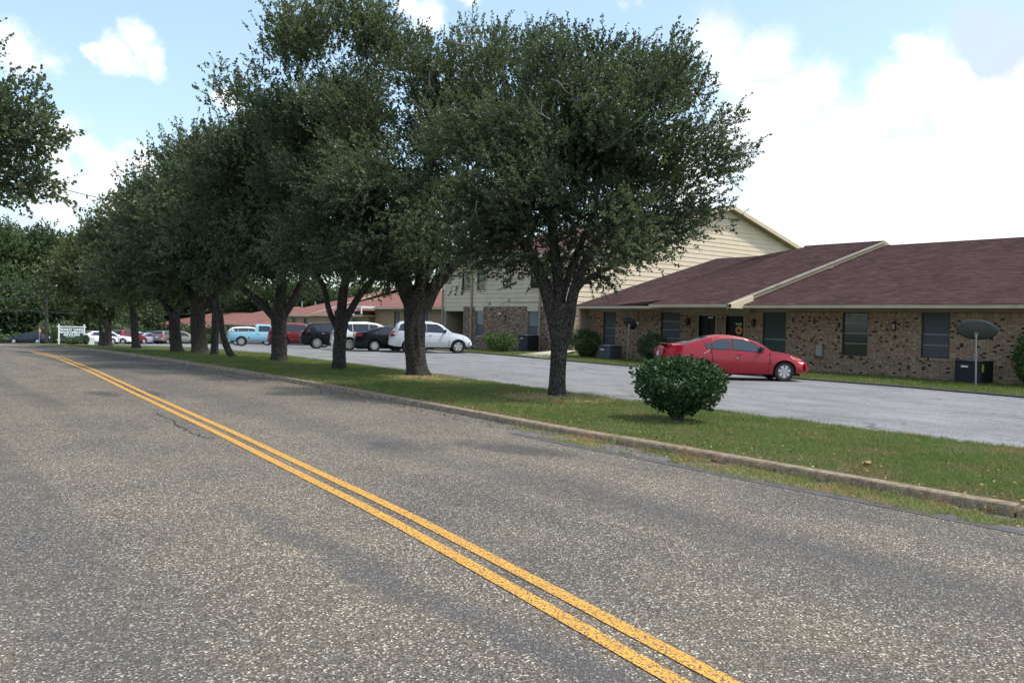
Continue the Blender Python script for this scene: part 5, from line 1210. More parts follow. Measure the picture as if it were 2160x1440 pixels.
    cc0 = np.array(centre) - np.array([0, 0, radii[2] * .55])
    # sprigs: short shoots carrying alternate leaves
    n = len(C_) * nsprig; ci = np.repeat(np.arange(len(C_)), nsprig); q = unit(rng.normal(size=(n, 3))); st_ = C_[ci] + q * (rng.random((n, 1)) ** .5) * clump_r * np.array([1, 1, .78]) * rng.uniform(.7, 1.15, len(C_))[ci][:, None]
    dr = unit(unit(st_ - cc0) * .8 + q * .55 + np.array([0, 0, .28]) + rng.normal(size=(n, 3)) * .35); ln = rng.uniform(.16, .46, n) * (clump_r / .75)
    sel = rng.random(n) < .16; ln[sel] *= 1.5
    bend = unit(rng.normal(size=(n, 3))) * .25
    f = (np.arange(nleaf) + .5) / nleaf; f = np.tile(f, n) + rng.uniform(-.4, .4, n * nleaf) / nleaf; si = np.repeat(np.arange(n), nleaf)
    base = st_[si] + dr[si] * (ln[si] * f)[:, None] + bend[si] * (ln[si] * f * f)[:, None]
    dl = unit(dr[si] * .55 + unit(rng.normal(size=(n * nleaf, 3))) * .85 + np.array([0, 0, .1])); sz = leaf * rng.uniform(.65, 1.3, n * nleaf)
    # long shoots break the outline of the crown
    cen = np.array(centre); rel = (C_ - cen) / np.array(radii); outer = C_[np.linalg.norm(rel, axis=1) > .8]
    if len(outer):
        ns = int(len(outer) * 1.1); oi = rng.integers(0, len(outer), ns); od = unit(unit(outer[oi] - cc0) + np.array([0, 0, .25]) + rng.normal(size=(ns, 3)) * .38)
        ob = outer[oi] + od * clump_r * .45; ol = rng.uniform(.35, .95, ns) * clump_r / .72; nl2 = int(nleaf * 2.6); ff = np.tile((np.arange(nl2) + .5) / nl2, ns) + rng.uniform(-.4, .4, ns * nl2) / nl2; s2i = np.repeat(np.arange(ns), nl2)
        bn = unit(rng.normal(size=(ns, 3))) * .22; side_ = unit(rng.normal(size=(ns * nl2, 3))) * (rng.random((ns * nl2, 1)) * .16 * (1.15 - ff[:, None]) * clump_r / .72)
        b2 = ob[s2i] + od[s2i] * (ol[s2i] * ff)[:, None] + bn[s2i] * (ol[s2i] * ff * ff)[:, None] + side_
        d2 = unit(od[s2i] * .6 + unit(rng.normal(size=(ns * nl2, 3))) * .8)
        base = np.concatenate([base, b2]); dl = np.concatenate([dl, d2]); sz = np.concatenate([sz, leaf * rng.uniform(.65, 1.2, len(b2))]); 
        for a, d, l, bnd in zip(ob, od, ol, bn): segs.append((a - d * clump_r * .5, a + d * l * .6 + bnd * l * .36, .010, .006)); segs.append((a + d * l * .6 + bnd * l * .36, a + d * l + bnd * l, .006, .002))
        si = np.concatenate([si, np.zeros(len(b2), int)])
    nt_ = len(base)
    rc = np.clip(rng.normal(.42, .15, len(C_)), 0, 1)[ci][si] * .6 + rng.random(nt_) * .4 + np.where(np.arange(nt_) < n * nleaf, MT[CM][ci][si], 0)
    topf = np.clip((base[:, 2] - centre[2]) / radii[2], -1, 1) * .0
    me = leaves_mesh('crown', base, dl, sz, lm, np.clip(rc + topf, 0, 1)); link(bpy.data.objects.new('crown', me), e)
    if dead:
        ds = []
        for _ in range(dead):
            m_ = int(rng.integers(len(MC))); o_ = MC[m_] - np.array([fx_, fy_, 0]) * MR[m_] * .9 + rng.normal(0, .25, 3); d0 = unit(rng.normal(size=(1, 3)) + np.array([[0, 0, -.1]]))[0]
            def tw(p, d, l, r_, dep):
                q = p
                for k in range(4):
                    d = d + rng.normal(0, .22, 3); d /= np.linalg.norm(d); q2 = q + d * l / 4; ds.append((q, q2, r_, r_ * .8)); r_ *= .8; q = q2
                    if dep and rng.random() < .75: tw(q, d + rng.normal(0, .7, 3), l * .55, r_ * .7, dep - 1)
            tw(o_, d0, rng.uniform(.5, 1.0), .011, 2)
        V, Fq = tubes_np([(a, b, r1 * 1.3, r2 * 1.3) for a, b, r1, r2 in ds], 4); o = link(bpy.data.objects.new('bare_twigs', np_mesh('bare_twigs', V, Fq, m_bare)), e); o['kind'] = 'stuff'
    keep = rng.random(n) < .5
    for a, d, l, bnd in zip(st_[keep], dr[keep], ln[keep], bend[keep]): segs.append((a - d * .10, a + d * l + bnd * l, .006, .002))
    V, Fq = tubes_np(segs, 5); o = link(bpy.data.objects.new('branches', np_mesh('branches', V, Fq, m_bark, smooth=True)), e); o['kind'] = 'stuff'
    return e
U = lambda dpx, Z: dpx / F * Z
# local axes helper: a = metres to the right in the picture, b = metres away from the camera
rx, ry = math.cos(YAW), -math.sin(YAW); fx_, fy_ = math.sin(YAW), math.cos(YAW)
def lo(a, b, z): return (a * rx + b * fx_, a * ry + b * fy_, z)
def Lp(*pts): return [lo(*p) for p in pts]
def ground(px, py): p = at(px, py); return (p.x, p.y, gz(0, p.y) + .05)
# 1: nearest oak
t1 = [(Lp((0, 0, -.15), (.0, 0, .5), (.02, 0, 1.1), (.03, 0, 1.6), (.0, 0, 2.1)), [.20, .18, .18, .225, .20]),
      (Lp((-.02, 0, 1.35), (-.16, 0, 1.9), (-.34, .05, 2.5), (-.62, .1, 3.1), (-.95, .1, 3.6), (-1.4, .0, 4.4)), [.17, .16, .14, .12, .09, .05]),
      (Lp((-.02, .05, 1.6), (.0, .1, 2.3), (-.08, .2, 3.0), (-.2, .3, 4.0), (-.1, .3, 5.2), (.1, .2, 6.6)), [.16, .14, .12, .10, .08, .04]),
      (Lp((.10, 0, 1.15), (.22, 0, 1.7), (.30, -.05, 2.3), (.55, -.1, 3.0), (1.0, -.1, 3.8), (1.6, 0, 5.0)), [.13, .135, .12, .10, .08, .04]),
      (Lp((.28, 0, 2.25), (.6, -.3, 2.65), (1.2, -.5, 2.95), (1.9, -.5, 3.2), (2.6, -.4, 3.6)), [.06, .05, .045, .035, .02]),
      (Lp((.05, .1, 2.2), (.3, .4, 3.0), (.7, .9, 4.0), (1.0, 1.3, 5.2)), [.09, .08, .06, .03])]
tree('oak_tree', ground(1175, 843), 'nearest oak, its trunk split by a long scar, between the lot and the round bush', t1, lo(.60, .3, 5.3), (2.35, 2.7, 2.8), 480, 25, 18, .058, seed=4, clump_r=.52, nmass=28, mass_r=.31, dead=12,
     extra=[(lo(1.9, 0, 3.8), (1.25, 1.6, 1.1), 1), (lo(.8, 0, 7.7), (1.0, 1.1, .8), 1), (lo(-1.0, .2, 3.9), (1.5, 1.6, 1.1), 1), (lo(2.55, -.1, 5.9), (1.0, 1.2, .8), 1), (lo(-1.3, .1, 5.4), (1.0, 1.2, 1.0), 1), (lo(2.5, .2, 4.7), (1.0, 1.2, .8), 1), (lo(.4, .6, 3.8), (2.1, 1.8, 1.1), 1)], lowcut=lambda x, y: 2.72 + .1 * math.sin(x * 3) + (0 if (x * rx + y * ry) > 1.0 else .12))
# 2: the tall oak with the flared trunk
t2 = [(Lp((.05, 0, -.15), (-.02, 0, .35), (-.10, 0, 1.0), (-.12, 0, 1.8), (-.05, 0, 2.5)), [.34, .31, .285, .31, .37]),
      (Lp((-.1, 0, 1.9), (-.45, 0, 2.7), (-.75, 0, 3.5), (-1.1, 0, 4.6), (-1.5, 0, 6.4)), [.26, .24, .20, .15, .07]),
      (Lp((0, 0, 2.0), (.1, .1, 3.2), (.0, .2, 4.8), (.3, .3, 7.0), (.3, .3, 9.2)), [.24, .22, .18, .12, .05]),
      (Lp((.12, 0, 2.0), (.5, 0, 2.7), (1.1, -.1, 3.4), (1.9, -.2, 4.2), (2.7, -.2, 5.4)), [.22, .19, .15, .11, .05])]
tree('oak_tree', ground(880, 797), 'second oak from the right with the thickest flared trunk', t2, lo(1.2, .3, 7.0), (2.9, 3.1, 3.4), 430, 25, 16, .070, seed=9, clump_r=.62, nmass=28, mass_r=.29, dead=14,
     extra=[(lo(-1.5, .2, 6.0), (2.0, 2.4, 2.7), 1), (lo(2.3, 0, 9.0), (1.7, 1.7, 1.4), 1), (lo(-.2, 0, 4.2), (3.0, 2.6, 1.5), 1), (lo(-.3, -.5, 3.6), (2.2, 1.6, .9), 1)], lowcut=lambda x, y: 2.85 + .1 * math.sin(x * 3), lm=m_leaf)
# 3
t3 = [(Lp((0, 0, -.15), (0, 0, .5), (.02, 0, 1.2), (.08, 0, 1.9)), [.24, .21, .20, .26]),
      (Lp((-.05, 0, 1.25), (-.35, 0, 1.9), (-.6, 0, 2.8), (-1.2, 0, 3.6), (-2.2, 0, 4.4)), [.09, .085, .08, .07, .04]),
      (Lp((.03, 0, 1.6), (.1, 0, 2.6), (.3, 0, 3.8), (.2, 0, 6.0)), [.17, .15, .12, .06]), (Lp((.12, 0, 1.5), (.55, 0, 2.3), (1.2, 0, 3.2), (2.0, 0, 4.6)), [.13, .12, .10, .05])]
tree('oak_tree', ground(715, 782), 'third oak from the right, thin left limb reaching over the black SUV', t3, lo(-.5, .3, 7.6), (1.9, 2.6, 3.6), 360, 23, 14, .085, seed=14, clump_r=.70, nmass=24, mass_r=.30, dead=5,
     extra=[(lo(-.2, 0, 4.6), (2.9, 2.4, 1.7), 1), (lo(-1.2, 0, 11.0), (1.3, 1.5, 1.5), 1), (lo(.9, 0, 10.4), (1.5, 1.6, 1.6), 1), (lo(-2.3, 0, 8.6), (.9, 1.2, 1.1), 1)], lowcut=lambda x, y: 2.75)
# 4
t4 = [(Lp((0, 0, -.15), (0, 0, .5), (-.02, 0, 1.2), (0, 0, 2.0)), [.31, .29, .27, .34]),
      (Lp((-.05, 0, 1.5), (-.7, 0, 2.2), (-1.6, 0, 2.9), (-2.6, 0, 3.6)), [.16, .14, .11, .06]), (Lp((0, 0, 1.8), (.05, 0, 3.0), (-.2, 0, 5.5), (-.4, 0, 7.5)), [.24, .2, .13, .06]), (Lp((.05, 0, 1.6), (.6, 0, 2.5), (1.1, 0, 3.8), (1.6, 0, 5.0)), [.17, .15, .10, .05])]
tree('oak_tree', ground(588, 765), 'fourth oak from the right with a dark forked trunk before the red SUV', t4, lo(-.9, .3, 6.7), (2.5, 2.9, 3.3), 320, 22, 13, .10, seed=21, clump_r=.75, nmass=20, mass_r=.31,
     extra=[(lo(.1, 0, 4.4), (3.0, 2.6, 1.6), 1), (lo(-1.5, 0, 9.4), (1.3, 1.5, 1.1), 1), (lo(-2.6, 0, 8.3), (1.0, 1.2, 1.1), 1)], lowcut=lambda x, y: 2.7)
# 5: thin straight trunk, 6: leaning trunk, 7..10 farther oaks
tree('oak_tree', ground(452, 752), 'thin straight oak trunk beside the leaning one', [(Lp((0, 0, -.1), (.02, 0, 1.2), (.06, 0, 2.6), (.1, 0, 4.6)), [.17, .16, .15, .08])], lo(-.3, 0, 5.6), (1.9, 2.3, 2.9), 130, 18, 10, .13, seed=31, clump_r=.95, seg_n=14, lowcut=lambda x, y: 2.7)
tree('oak_tree', ground(492, 756), 'small crooked oak leaning left, its trunk patched with pale bark', [(Lp((0, 0, -.1), (-.3, 0, .5), (-.48, 0, 1.1), (-.62, 0, 1.9), (-1.2, 0, 2.9), (-1.9, 0, 3.8)), [.13, .14, .12, .11, .09, .05])], lo(-.8, 0, 4.6), (2.0, 2.0, 1.8), 90, 18, 10, .12, seed=33, clump_r=.9, seg_n=14, lowcut=lambda x, y: 2.75)
tree('oak_tree', ground(422, 748), 'stout oak left of the thin straight trunk', [(Lp((0, 0, -.1), (-.1, 0, 1.0), (-.1, 0, 2.1), (0, 0, 3.0)), [.40, .34, .32, .38]), (Lp((-.1, 0, 2.1), (-.9, 0, 3.4), (-1.4, 0, 5)), [.2, .15, .07]), (Lp((.05, 0, 2.1), (.9, 0, 3.0), (1.5, 0, 4.2)), [.2, .14, .06])], lo(-.2, .2, 6.4), (1.9, 2.6, 3.4), 200, 19, 11, .13, seed=37, clump_r=1.0, seg_n=16, lowcut=lambda x, y: 2.7, extra=[(lo(-.4, 0, 4.4), (2.6, 2.2, 1.4), 1)])
tree('oak_tree', ground(373, 744), 'forked oak before the taupe SUV at the far lot', [(Lp((0, 0, -.1), (-.1, 0, 1.0), (-.15, 0, 1.9)), [.30, .26, .27]), (Lp((-.15, 0, 1.7), (-.8, 0, 2.6), (-1.8, 0, 3.8)), [.18, .14, .06]), (Lp((-.1, 0, 1.7), (.3, 0, 2.9), (.5, 0, 4.5)), [.19, .15, .07])], lo(-.2, .2, 6.0), (1.7, 2.4, 3.1), 180, 18, 10, .14, seed=41, clump_r=1.0, seg_n=14, lowcut=lambda x, y: 2.6, extra=[(lo(-.5, 0, 4.2), (2.5, 2.2, 1.5), 1)])
tree('oak_tree', ground(288, 737), 'slim oak standing before the maroon SUV', [(Lp((0, 0, -.1), (-.12, 0, 1.0), (-.25, 0, 2.2), (-.3, 0, 3.6)), [.24, .20, .17, .12])], lo(-.2, .2, 5.2), (2.0, 2.6, 2.9), 170, 17, 10, .16, seed=43, clump_r=1.05, seg_n=12, lowcut=lambda x, y: 2.35)
tree('oak_tree', ground(226, 733), 'far oak with a V shaped fork right of the apartment sign', [(Lp((0, 0, -.1), (0, 0, .9), (-.1, 0, 1.7)), [.30, .26, .27]), (Lp((-.1, 0, 1.5), (-.2, 0, 2.8), (-.6, 0, 4.2)), [.2, .16, .07]), (Lp((.05, 0, 1.5), (.6, 0, 2.6), (1.2, 0, 3.8)), [.15, .12, .06])], lo(-.9, .2, 4.9), (2.2, 2.6, 2.4), 170, 17, 10, .175, lm=m_leaf3, seed=47, clump_r=1.05, seg_n=12, lowcut=lambda x, y: 2.2, extra=[(lo(.0, 0, 6.6), (1.6, 1.7, 1.0), 1)])
tree('oak_tree', ground(216, 731), 'farthest oak of the row close behind the V forked one', [(Lp((0, 0, -.1), (0, 0, 1.6), (-.2, 0, 3.4)), [.27, .23, .15])], lo(-.5, .2, 4.9), (2.4, 2.8, 2.5), 110, 15, 9, .20, lm=m_leaf3, seed=51, clump_r=1.15, seg_n=12, lowcut=lambda x, y: 2.3)
# the oak across the road at left, whose boughs hang into the frame
tl = [(Lp((0, 0, -.1), (.1, 0, 1.2), (.2, 0, 2.4)), [.34, .30, .30]), (Lp((.2, 0, 2.2), (1.0, 0, 3.6), (1.9, 0, 4.6), (2.6, 0, 5.3)), [.2, .16, .11, .05]), (Lp((.15, 0, 2.2), (.1, 0, 4.2), (.3, 0, 6.4)), [.22, .16, .07])]
pL = plD(-290, 900, 15.0)
tree('oak_tree', (pL.x, pL.y, 0), 'oak across the road whose boughs hang in at the left edge', tl, lo(0, 0, 5.1), (2.5, 2.7, 2.2), 260, 24, 14, .075, seed=58, clump_r=.62, group=None, lowcut=lambda x, y: 3.75,
     extra=[(lo(2.35, 0, 4.9), (.80, 1.3, 1.35), 1)])

# ---------------- woods behind
def wood_tree(name, label, loc, h, r_, seed, lm=m_leaf2, src=None, group='tall trees of the wood behind', n=90, leaf=.42, trunk_r=.3, np_=26, nl=8, low=.18):
    if src is not None:
        c = copy_tree(src); c.location = loc; c.rotation_euler = (0, 0, seed * 1.3); k = h / src['h']; c.scale = (r_ / src['r'],) * 2 + (k,); c['label'] = label; return c
    e = tree(name, loc, label, [(Lp((0, 0, -.3), (.1, 0, h * .2), (0, .1, h * .45), (.1, 0, h * .7)), [trunk_r, trunk_r * .85, trunk_r * .6, trunk_r * .25])], (0, 0, h * (low + (1 - low) / 2)), (r_, r_, h * (1 - low) / 2), n, np_, nl, leaf, lm=lm, seed=seed, group=group, clump_r=r_ * .36, seg_n=10)
    e['h'] = h; e['r'] = r_; return e
WZ = lambda px, Z: (lambda q: (q.x, q.y, gz(0, q.y) - .1))(plD(px, 722, Z))
w1 = wood_tree('woodland_tree', 'tall dense tree of the wood directly behind the utility pole', WZ(95, 136), 18.5, 6.2, 61, n=110, leaf=.40)
w2_ = wood_tree('woodland_tree', 'lighter green spreading tree at the left edge of the wood', WZ(25, 128), 17, 6.0, 67, lm=m_leaf2, n=105, leaf=.40)
w3 = wood_tree('woodland_tree', 'low bushy tree filling the gap behind the dark blue sedan', WZ(40, 119), 8.0, 4.4, 71, n=85, leaf=.32, low=.04)
spec = [(w2_, -60, 134, 19, 6.5, 'leftmost tall tree of the wood, cut by the frame edge'), (w1, 55, 146, 20, 6.5, 'tall wood tree behind and between the two front ones'), (w1, 150, 146, 18, 6.5, 'rounded wood tree rising above the apartment sign'), (w2_, 205, 150, 17.5, 6.4, 'wood tree behind the farthest oaks'),
        (w1, 265, 155, 16, 6.2, 'wood tree above the maroon SUV'), (w2_, 330, 160, 15, 6.2, 'wood tree behind the farthest brick block, left'), (w1, 395, 165, 14.5, 6, 'wood tree behind the farthest brick block, right'), (w3, 115, 121, 8.5, 5, 'low dense tree behind the apartment sign'),
        (w3, 170, 123, 8, 5, 'low dense tree right of the apartment sign'), (w3, 215, 128, 8, 5, 'low dense tree behind the first white sedan'), (w3, -20, 118, 7.5, 5, 'low dense tree at the far left edge of the picture'), (w3, 262, 140, 8, 5.5, 'low dense tree behind the maroon SUV'),
        (w2_, 478, 160, 13.5, 6, 'pale green tree showing over the red hip roof'), (w1, 560, 150, 11.5, 5.8, 'tree behind the hip roof between the forked trunks'), (w2_, 640, 135, 10.5, 5.6, 'tree behind the slim poles'), (w1, 705, 130, 9.6, 5.2, 'tree behind the gabled red roof'), (w2_, 790, 120, 8.6, 5.0, 'low tree behind the single storey block near the white post'), (w3, 320, 168, 8, 6, 'low dense tree at the end of the lot')]
for i, (s, px, Z, h, r_, lb) in enumerate(spec): wood_tree('woodland_tree', lb, WZ(px, Z), h, r_, 3 + i, src=s)
# undergrowth along the edge of the wood
n = 26000; px = rng.uniform(-60, 300, n); ux_ = rng.random(n); b = np.empty((n, 3))
X = rng.uniform(-14, 46, n); Y = 125.5 + rng.normal(0, 1.0, n) + rng.uniform(0, 5, n); Z_ = gza(Y) + rng.random(n) ** .8 * (1.9 + 1.1 * np.sin(X * .7) + .6 * np.sin(X * 2.1))
me = leaves_mesh('undergrowth', np.stack([X, Y, Z_], 1), unit(rng.normal(size=(n, 3))), rng.uniform(.2, .45, n), m_leaf2, rng.random(n)); tag(link(bpy.data.objects.new('undergrowth', me)), 'dark undergrowth along the edge of the wood', 'undergrowth', kind='stuff')

# ---------------- shrubs
def shrub(name, loc, w, h, label, lm, n, leaf, seed, stem_h=.15, flat=1.0, depth=None, asp=.33, group='clipped shrubs', shell=.62, powr=2.6, gloss_up=.35):
    global rng
    rng = np.random.default_rng(seed); e = empty(name, loc, label=label, cat='shrub', group=group); depth = depth or w
    q = unit(rng.normal(size=(n, 3))); q /= (np.abs(q) ** powr).sum(1)[:, None] ** (1 / powr); rr = 1 - (1 - shell) * rng.random(n) ** 1.4
    wob = np.array([1 + .26 * noise.noise(Vector(a * 1.9) + Vector((seed, 2, 1))) + .15 * noise.noise(Vector(a * 5.5) + Vector((seed, 7, 1))) for a in q])
    zc = stem_h + h / 2; p = q * (rr * wob)[:, None]; und = np.clip(-q[:, 2], 0, 1)
    b = np.stack([p[:, 0] * w / 2 * (1 - .5 * und ** 1.2), p[:, 1] * depth / 2 * (1 - .5 * und ** 1.2), zc + p[:, 2] * h / 2], 1)
    d = unit(q * .7 + rng.normal(size=(n, 3)) * .55 + np.array([0, 0, gloss_up])); me = None
    # folded leaves: two triangles-pairs with outward-facing blades
    nn = unit(q * .9 + rng.normal(size=(n, 3)) * .55 + np.array([0, 0, .45])); s = unit(np.cross(d, nn)); nrm = np.cross(s, d); L_ = (leaf * rng.uniform(.5, 1.3, n))[:, None]
    V = np.empty((n, 6, 3), np.float32); V[:, 0] = b; V[:, 1] = b + d * L_ * .38 + s * L_ * asp + nrm * L_ * .10; V[:, 2] = b + d * L_ * .75 + s * L_ * asp * .75 + nrm * L_ * .06; V[:, 3] = b + d * L_ - nrm * L_ * .08; V[:, 4] = b + d * L_ * .75 - s * L_ * asp * .75 + nrm * L_ * .06; V[:, 5] = b + d * L_ * .38 - s * L_ * asp + nrm * L_ * .10
    i0 = np.arange(n)[:, None] * 6; Fq = np.concatenate([i0 + np.array([[0, 1, 2, 3]]), i0 + np.array([[0, 3, 4, 5]])], 1).reshape(-1, 4)
    r1 = rng.random(n); link(bpy.data.objects.new('foliage', np_mesh('foliage', V, Fq, lm, rnd=np.repeat(r1, 2))), e)
    segs = []
    for k in range(26):
        a = rng.uniform(0, 2 * math.pi); p0 = np.array([rng.normal(0, .04), rng.normal(0, .04), -.05]); c = np.array([math.cos(a) * w * rng.uniform(.1, .42), math.sin(a) * depth * rng.uniform(.1, .42), zc + h * rng.uniform(-.25, .42)]); prev = p0
        for j in range(1, 6):
            f = j / 5; q_ = p0 * (1 - f) ** 2 + 2 * f * (1 - f) * np.array([c[0] * .35, c[1] * .35, stem_h + .18]) + f * f * c; segs.append((prev, q_, .017 * (1 - f) + .004, .017 * (1 - f - .2 * (f < 1)) + .003)); prev = q_
    V, Fq = tubes_np(segs, 6); link(bpy.data.objects.new('stems', np_mesh('stems', V, Fq, m_twig, smooth=True)), e); return e
p = at(1431, 896); shrub('round_bush', (p.x, p.y, .02), 1.38, .92, 'glossy dark green round bush on bare stems at the front of the verge', m_holly, 9000, .064, 5, .17, group='round bushes')
# a stray shoot or two low at its left
def sb(px, py, wpx, hpx, label, lm, n, leaf, seed, up=.0, Z=None, depth=None):
    p = at(px, py) if Z is None else plD(px, py, Z); Zd = p.x * math.sin(YAW) + p.y * math.cos(YAW)
    return shrub('shrub', (p.x, p.y, gz(0, p.y) + .08), wpx / F * Zd, hpx / F * Zd, label, lm, n, leaf, seed, .06, depth=depth)
sb(1055, 741, 70, 37, 'trimmed light green hedge bush at the two storey block wall', m_hedge, 4200, .085, 11, Z=48.3)
sb(1236, 753, 64, 54, 'fresh green bush just right of the nearest trunk', m_hedge, 4200, .085, 12, Z=42)
sb(1378, 760, 66, 56, 'duller green bush between the left dish and the red coupe', m_holly, 3600, .075, 13, Z=37)
e = shrub('shrub', (28.5, 10.42, .04), .92, 1.42, 'tall green shrub cut by the right edge of the picture', m_hedge, 5200, .07, 14, .08)
sb(152, 728, 40, 11, 'low dark shrub in front of the apartment sign', m_leaf2, 1500, .12, 15, Z=72); sb(181, 728, 10, 17, 'small dark shrub at the right post of the apartment sign', m_leaf2, 700, .12, 16, Z=75)
sb(437, 722, 28, 18, 'bush at the brick wall behind the leaning trunk', m_hedge, 1500, .14, 17, Z=95)
sb(790, 706, 50, 32, 'yellow green hedge behind the white crossover', m_hedge, 2600, .12, 18, Z=66); sb(562, 715, 40, 38, 'dark green bush beside the light blue pickup cab', m_leaf2, 2200, .14, 19, Z=88)

# ---------------- grass blades, weeds, leaf litter
def blades(name, X, Y, Zg, hgt, wid, m, label, lean=.5):
    n = len(X); a = rng.uniform(0, 2 * math.pi, n); b = np.stack([X, Y, Zg], 1); w = np.stack([np.cos(a), np.sin(a), np.zeros(n)], 1) * wid[:, None] / 2
    t_ = np.stack([rng.normal(0, lean, n), rng.normal(0, lean, n), np.ones(n)], 1) * hgt[:, None]
    V = np.stack([b - w, b + w, b + t_], 1); me = np_mesh(name, V, np.arange(3 * n).reshape(n, 3), m, rnd=np.clip(rng.beta(2, 2.6, n) + .25 * np.array([noise.noise(Vector((x * .6, y * .6, 3))) for x, y in zip(X, Y)]), 0, 1))
    return tag(link(bpy.data.objects.new(name, me)), label, 'grass', kind='stuff')
rng = np.random.default_rng(77)
def patchy(X, Y, thr): return np.array([noise.noise(Vector((x * .8, y * .8, 0))) + .5 * noise.noise(Vector((x * 2.7, y * 2.7, 4))) for x, y in zip(X, Y)]) > thr
n = 190000; Y = 2.0 + (rng.random(n) ** 1.55) * 38; f = rng.random(n); kxy = kx(Y); nxy = nx_(Y) + .06
X = kxy + .16 + f * (nxy - kxy - .12) + rng.normal(0, .02, n); Zg = gza(Y) + .10 - .065 * f - .003
nk = np.clip((X - kxy - .16) / .55, 0, 1); k = (patchy(X, Y, -.30) | (rng.random(n) < .30)) & (rng.random(n) < .35 + .65 * nk)
X, Y, Zg = X[k], Y[k], Zg[k]; n = len(X)
blades('grass', X, Y, Zg, rng.uniform(.018, .05, n) * (1 + Y / 60), rng.uniform(.004, .008, n) * (1 + Y / 14), m_blade, 'short green grass of the verge between kerb and lot')
# ragged tufts spilling over the lot edge and kerb
n = 9000; Y = 3 + rng.random(n) ** 1.3 * 26; X = nx_(Y) + rng.normal(.03, .06, n); k = patchy(X * 2, Y * 2, -.05); X, Y = X[k], Y[k]; n = len(X)
blades('grass_edge', X, Y, gza(Y) + .02, rng.uniform(.03, .09, n), rng.uniform(.005, .012, n), m_blade, 'longer grass tufts along the edge of the lot')
n = 60000; Y = rng.uniform(6, 40, n); X0 = fx(Y) + .05; X = X0 + rng.random(n) * (29.1 - X0); Zg = gza(Y) + .045 + .02 * rng.random(n); k = X < 29.1; X, Y, Zg = X[k], Y[k], Zg[k]; n = len(X)
blades('lawn_grass', X, Y, Zg - .02, rng.uniform(.04, .10, n), rng.uniform(.012, .03, n), m_blade, 'lawn grass before the nearest brick block')
# weeds in the gutter
n = 26000; Y = 2.2 + rng.random(n) ** 1.2 * 8.6; x0 = 7.80 + .05 * np.sin(Y * 3); X = x0 + (kx(Y) - x0) * (1 - rng.random(n) ** 1.35 * .98); k = (patchy(X * 1.5 + 5, Y, -.12)) & ((Y < 9.3) | (rng.random(n) < .35)); X, Y = X[k], Y[k]; n = len(X)
blades('gutter_weeds', X, Y, gza(Y) + .002, rng.uniform(.012, .055, n), rng.uniform(.005, .011, n), m_weed, 'yellowing weeds growing in the gutter along the kerb', .8)
# seed stalks
segs = []
for k in range(420):
    y = 2.5 + rng.random() * 6.5; x = kx(y) - rng.uniform(.0, .22); h = rng.uniform(.06, .16); t0 = np.array([x, y, gz(0, y)]); a = rng.normal(0, .35, 2)
    t1_ = t0 + np.array([a[0] * h, a[1] * h, h]); segs.append((t0, t1_, .0012, .0009))
    for j in range(3): an = rng.uniform(0, 6.28); segs.append((t1_, t1_ + np.array([math.cos(an) * .035, math.sin(an) * .035, .012]), .0012, .0006))
V, Fq = tubes_np(segs, 3); tag(link(bpy.data.objects.new('seed_stalks', np_mesh('seed_stalks', V, Fq, m_weed, rnd=np.full(len(Fq), .9)))), 'thin dry seed stalks leaning on the kerb', 'weeds', kind='stuff')
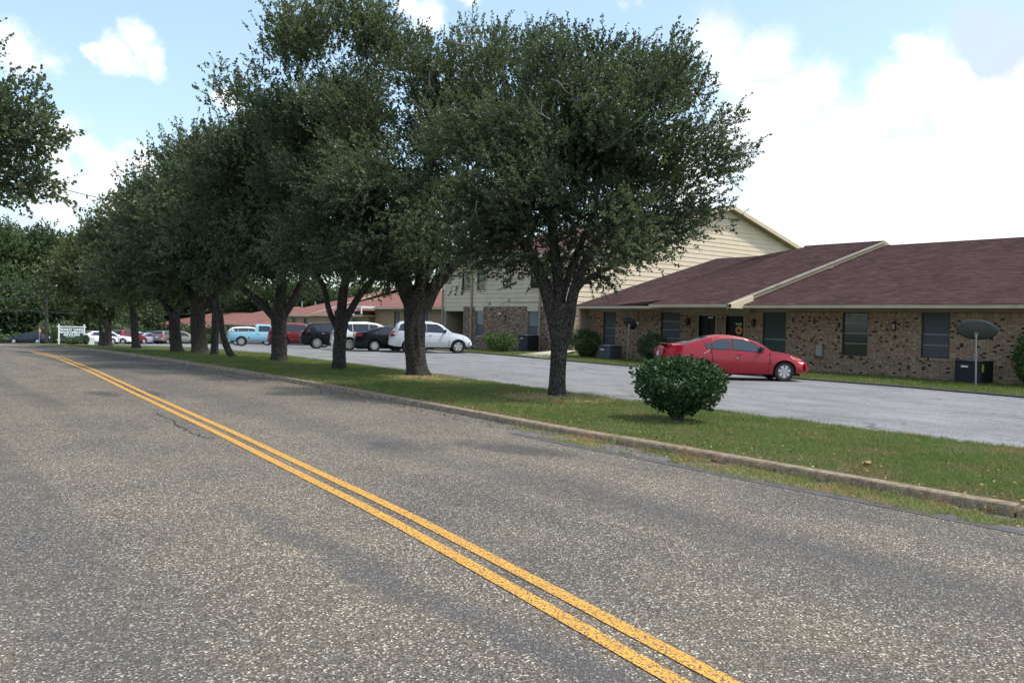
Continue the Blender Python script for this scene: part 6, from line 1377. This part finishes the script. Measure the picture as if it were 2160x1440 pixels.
# dead leaves
m_dead = mat('dead_leaf', (.3, .16, .08), .8); t = NT(m_dead); t.col(t.ramp(t.attr(), [(0, (.12, .07, .04)), (.5, (.30, .17, .08)), (1, (.38, .27, .15))]))
n = 2600; Y = 2.5 + rng.random(n) ** 1.2 * 24; f = rng.random(n); X = np.where(f < .35, 7.9 + rng.random(n) * .45, kx(Y) + .2 + rng.random(n) ** 2.2 * 3.6); Zg = gza(Y) + np.where(f < .35, .012, .118 - .015 * (X - kx(Y)))
d = unit(np.stack([rng.normal(size=n), rng.normal(size=n), rng.normal(0, .25, n)], 1)); me = leaves_mesh('leaf_litter', np.stack([X, Y, Zg], 1), d, rng.uniform(.02, .05, n), m_dead, rng.random(n), .3); tag(link(bpy.data.objects.new('leaf_litter', me)), 'small dead oak leaves scattered over the verge', 'leaf litter', kind='stuff')
for (px, py, s_, c, lb) in ((1829, 1000, .17, .6, 'curled rusty dead leaf on the kerb edge'), (1602, 992, .14, .98, 'pale dead leaf in the gutter weeds, nearer the middle'), (2098, 1083, .17, .98, 'pale curled dead leaf in the gutter weeds near the right edge'), (1690, 1003, .09, .75, 'small tan dead leaf lying in the gutter weeds')):
    p = at(px, py); mb = MB(); o_ = []
    for j in range(5):
        for i in range(3): o_.append(((j - 2) / 4 * s_, (i - 1) * s_ * .28 * math.sin(math.pi * (j + .5) / 5), .015 + .03 * abs(i - 1) + .012 * math.sin(j * 2)))
    mb.add(o_, [(j * 3 + i, j * 3 + i + 1, (j + 1) * 3 + i + 1, (j + 1) * 3 + i) for j in range(4) for i in range(2)], c)
    o = mb.build('dead_leaf', m_dead, None, attr=True); o.location = (p.x, p.y, gz(0, p.y) + (.10 if 'kerb edge' in lb else .012)); o.rotation_euler = (0, 0, rng.uniform(0, 3)); tag(o, lb, 'dead leaf', 'fallen leaves by the kerb')
# bark mulch / pine straw ring round the two nearest oaks
for (px, py, r_, lb) in ((1178, 845, 1.15, 'ring of tan straw round the foot of the nearest oak'), (885, 800, 1.2, 'ring of dry straw round the foot of the thick flared oak')):
    c = at(px, py); n = 9000; a = rng.uniform(0, 6.28, n); rr = r_ * rng.random(n) ** .75; X = c.x + np.cos(a) * rr; Y = c.y + np.sin(a) * rr * 1.1; hz_ = .085 - .055 * np.clip((X - kx(Y)) / (nx_(Y) - kx(Y)), 0, 1)
    Zg = gza(Y) + hz_ + .03 * (1 - rr / r_) + rng.random(n) * .02; d = unit(np.stack([rng.normal(size=n), rng.normal(size=n), rng.normal(0, .12, n)], 1))
    me = leaves_mesh('straw', np.stack([X, Y, Zg], 1), d, rng.uniform(.06, .16, n), m_weed, rng.uniform(.6, 1, n), .05); tag(link(bpy.data.objects.new('straw', me)), lb, 'straw', kind='stuff')
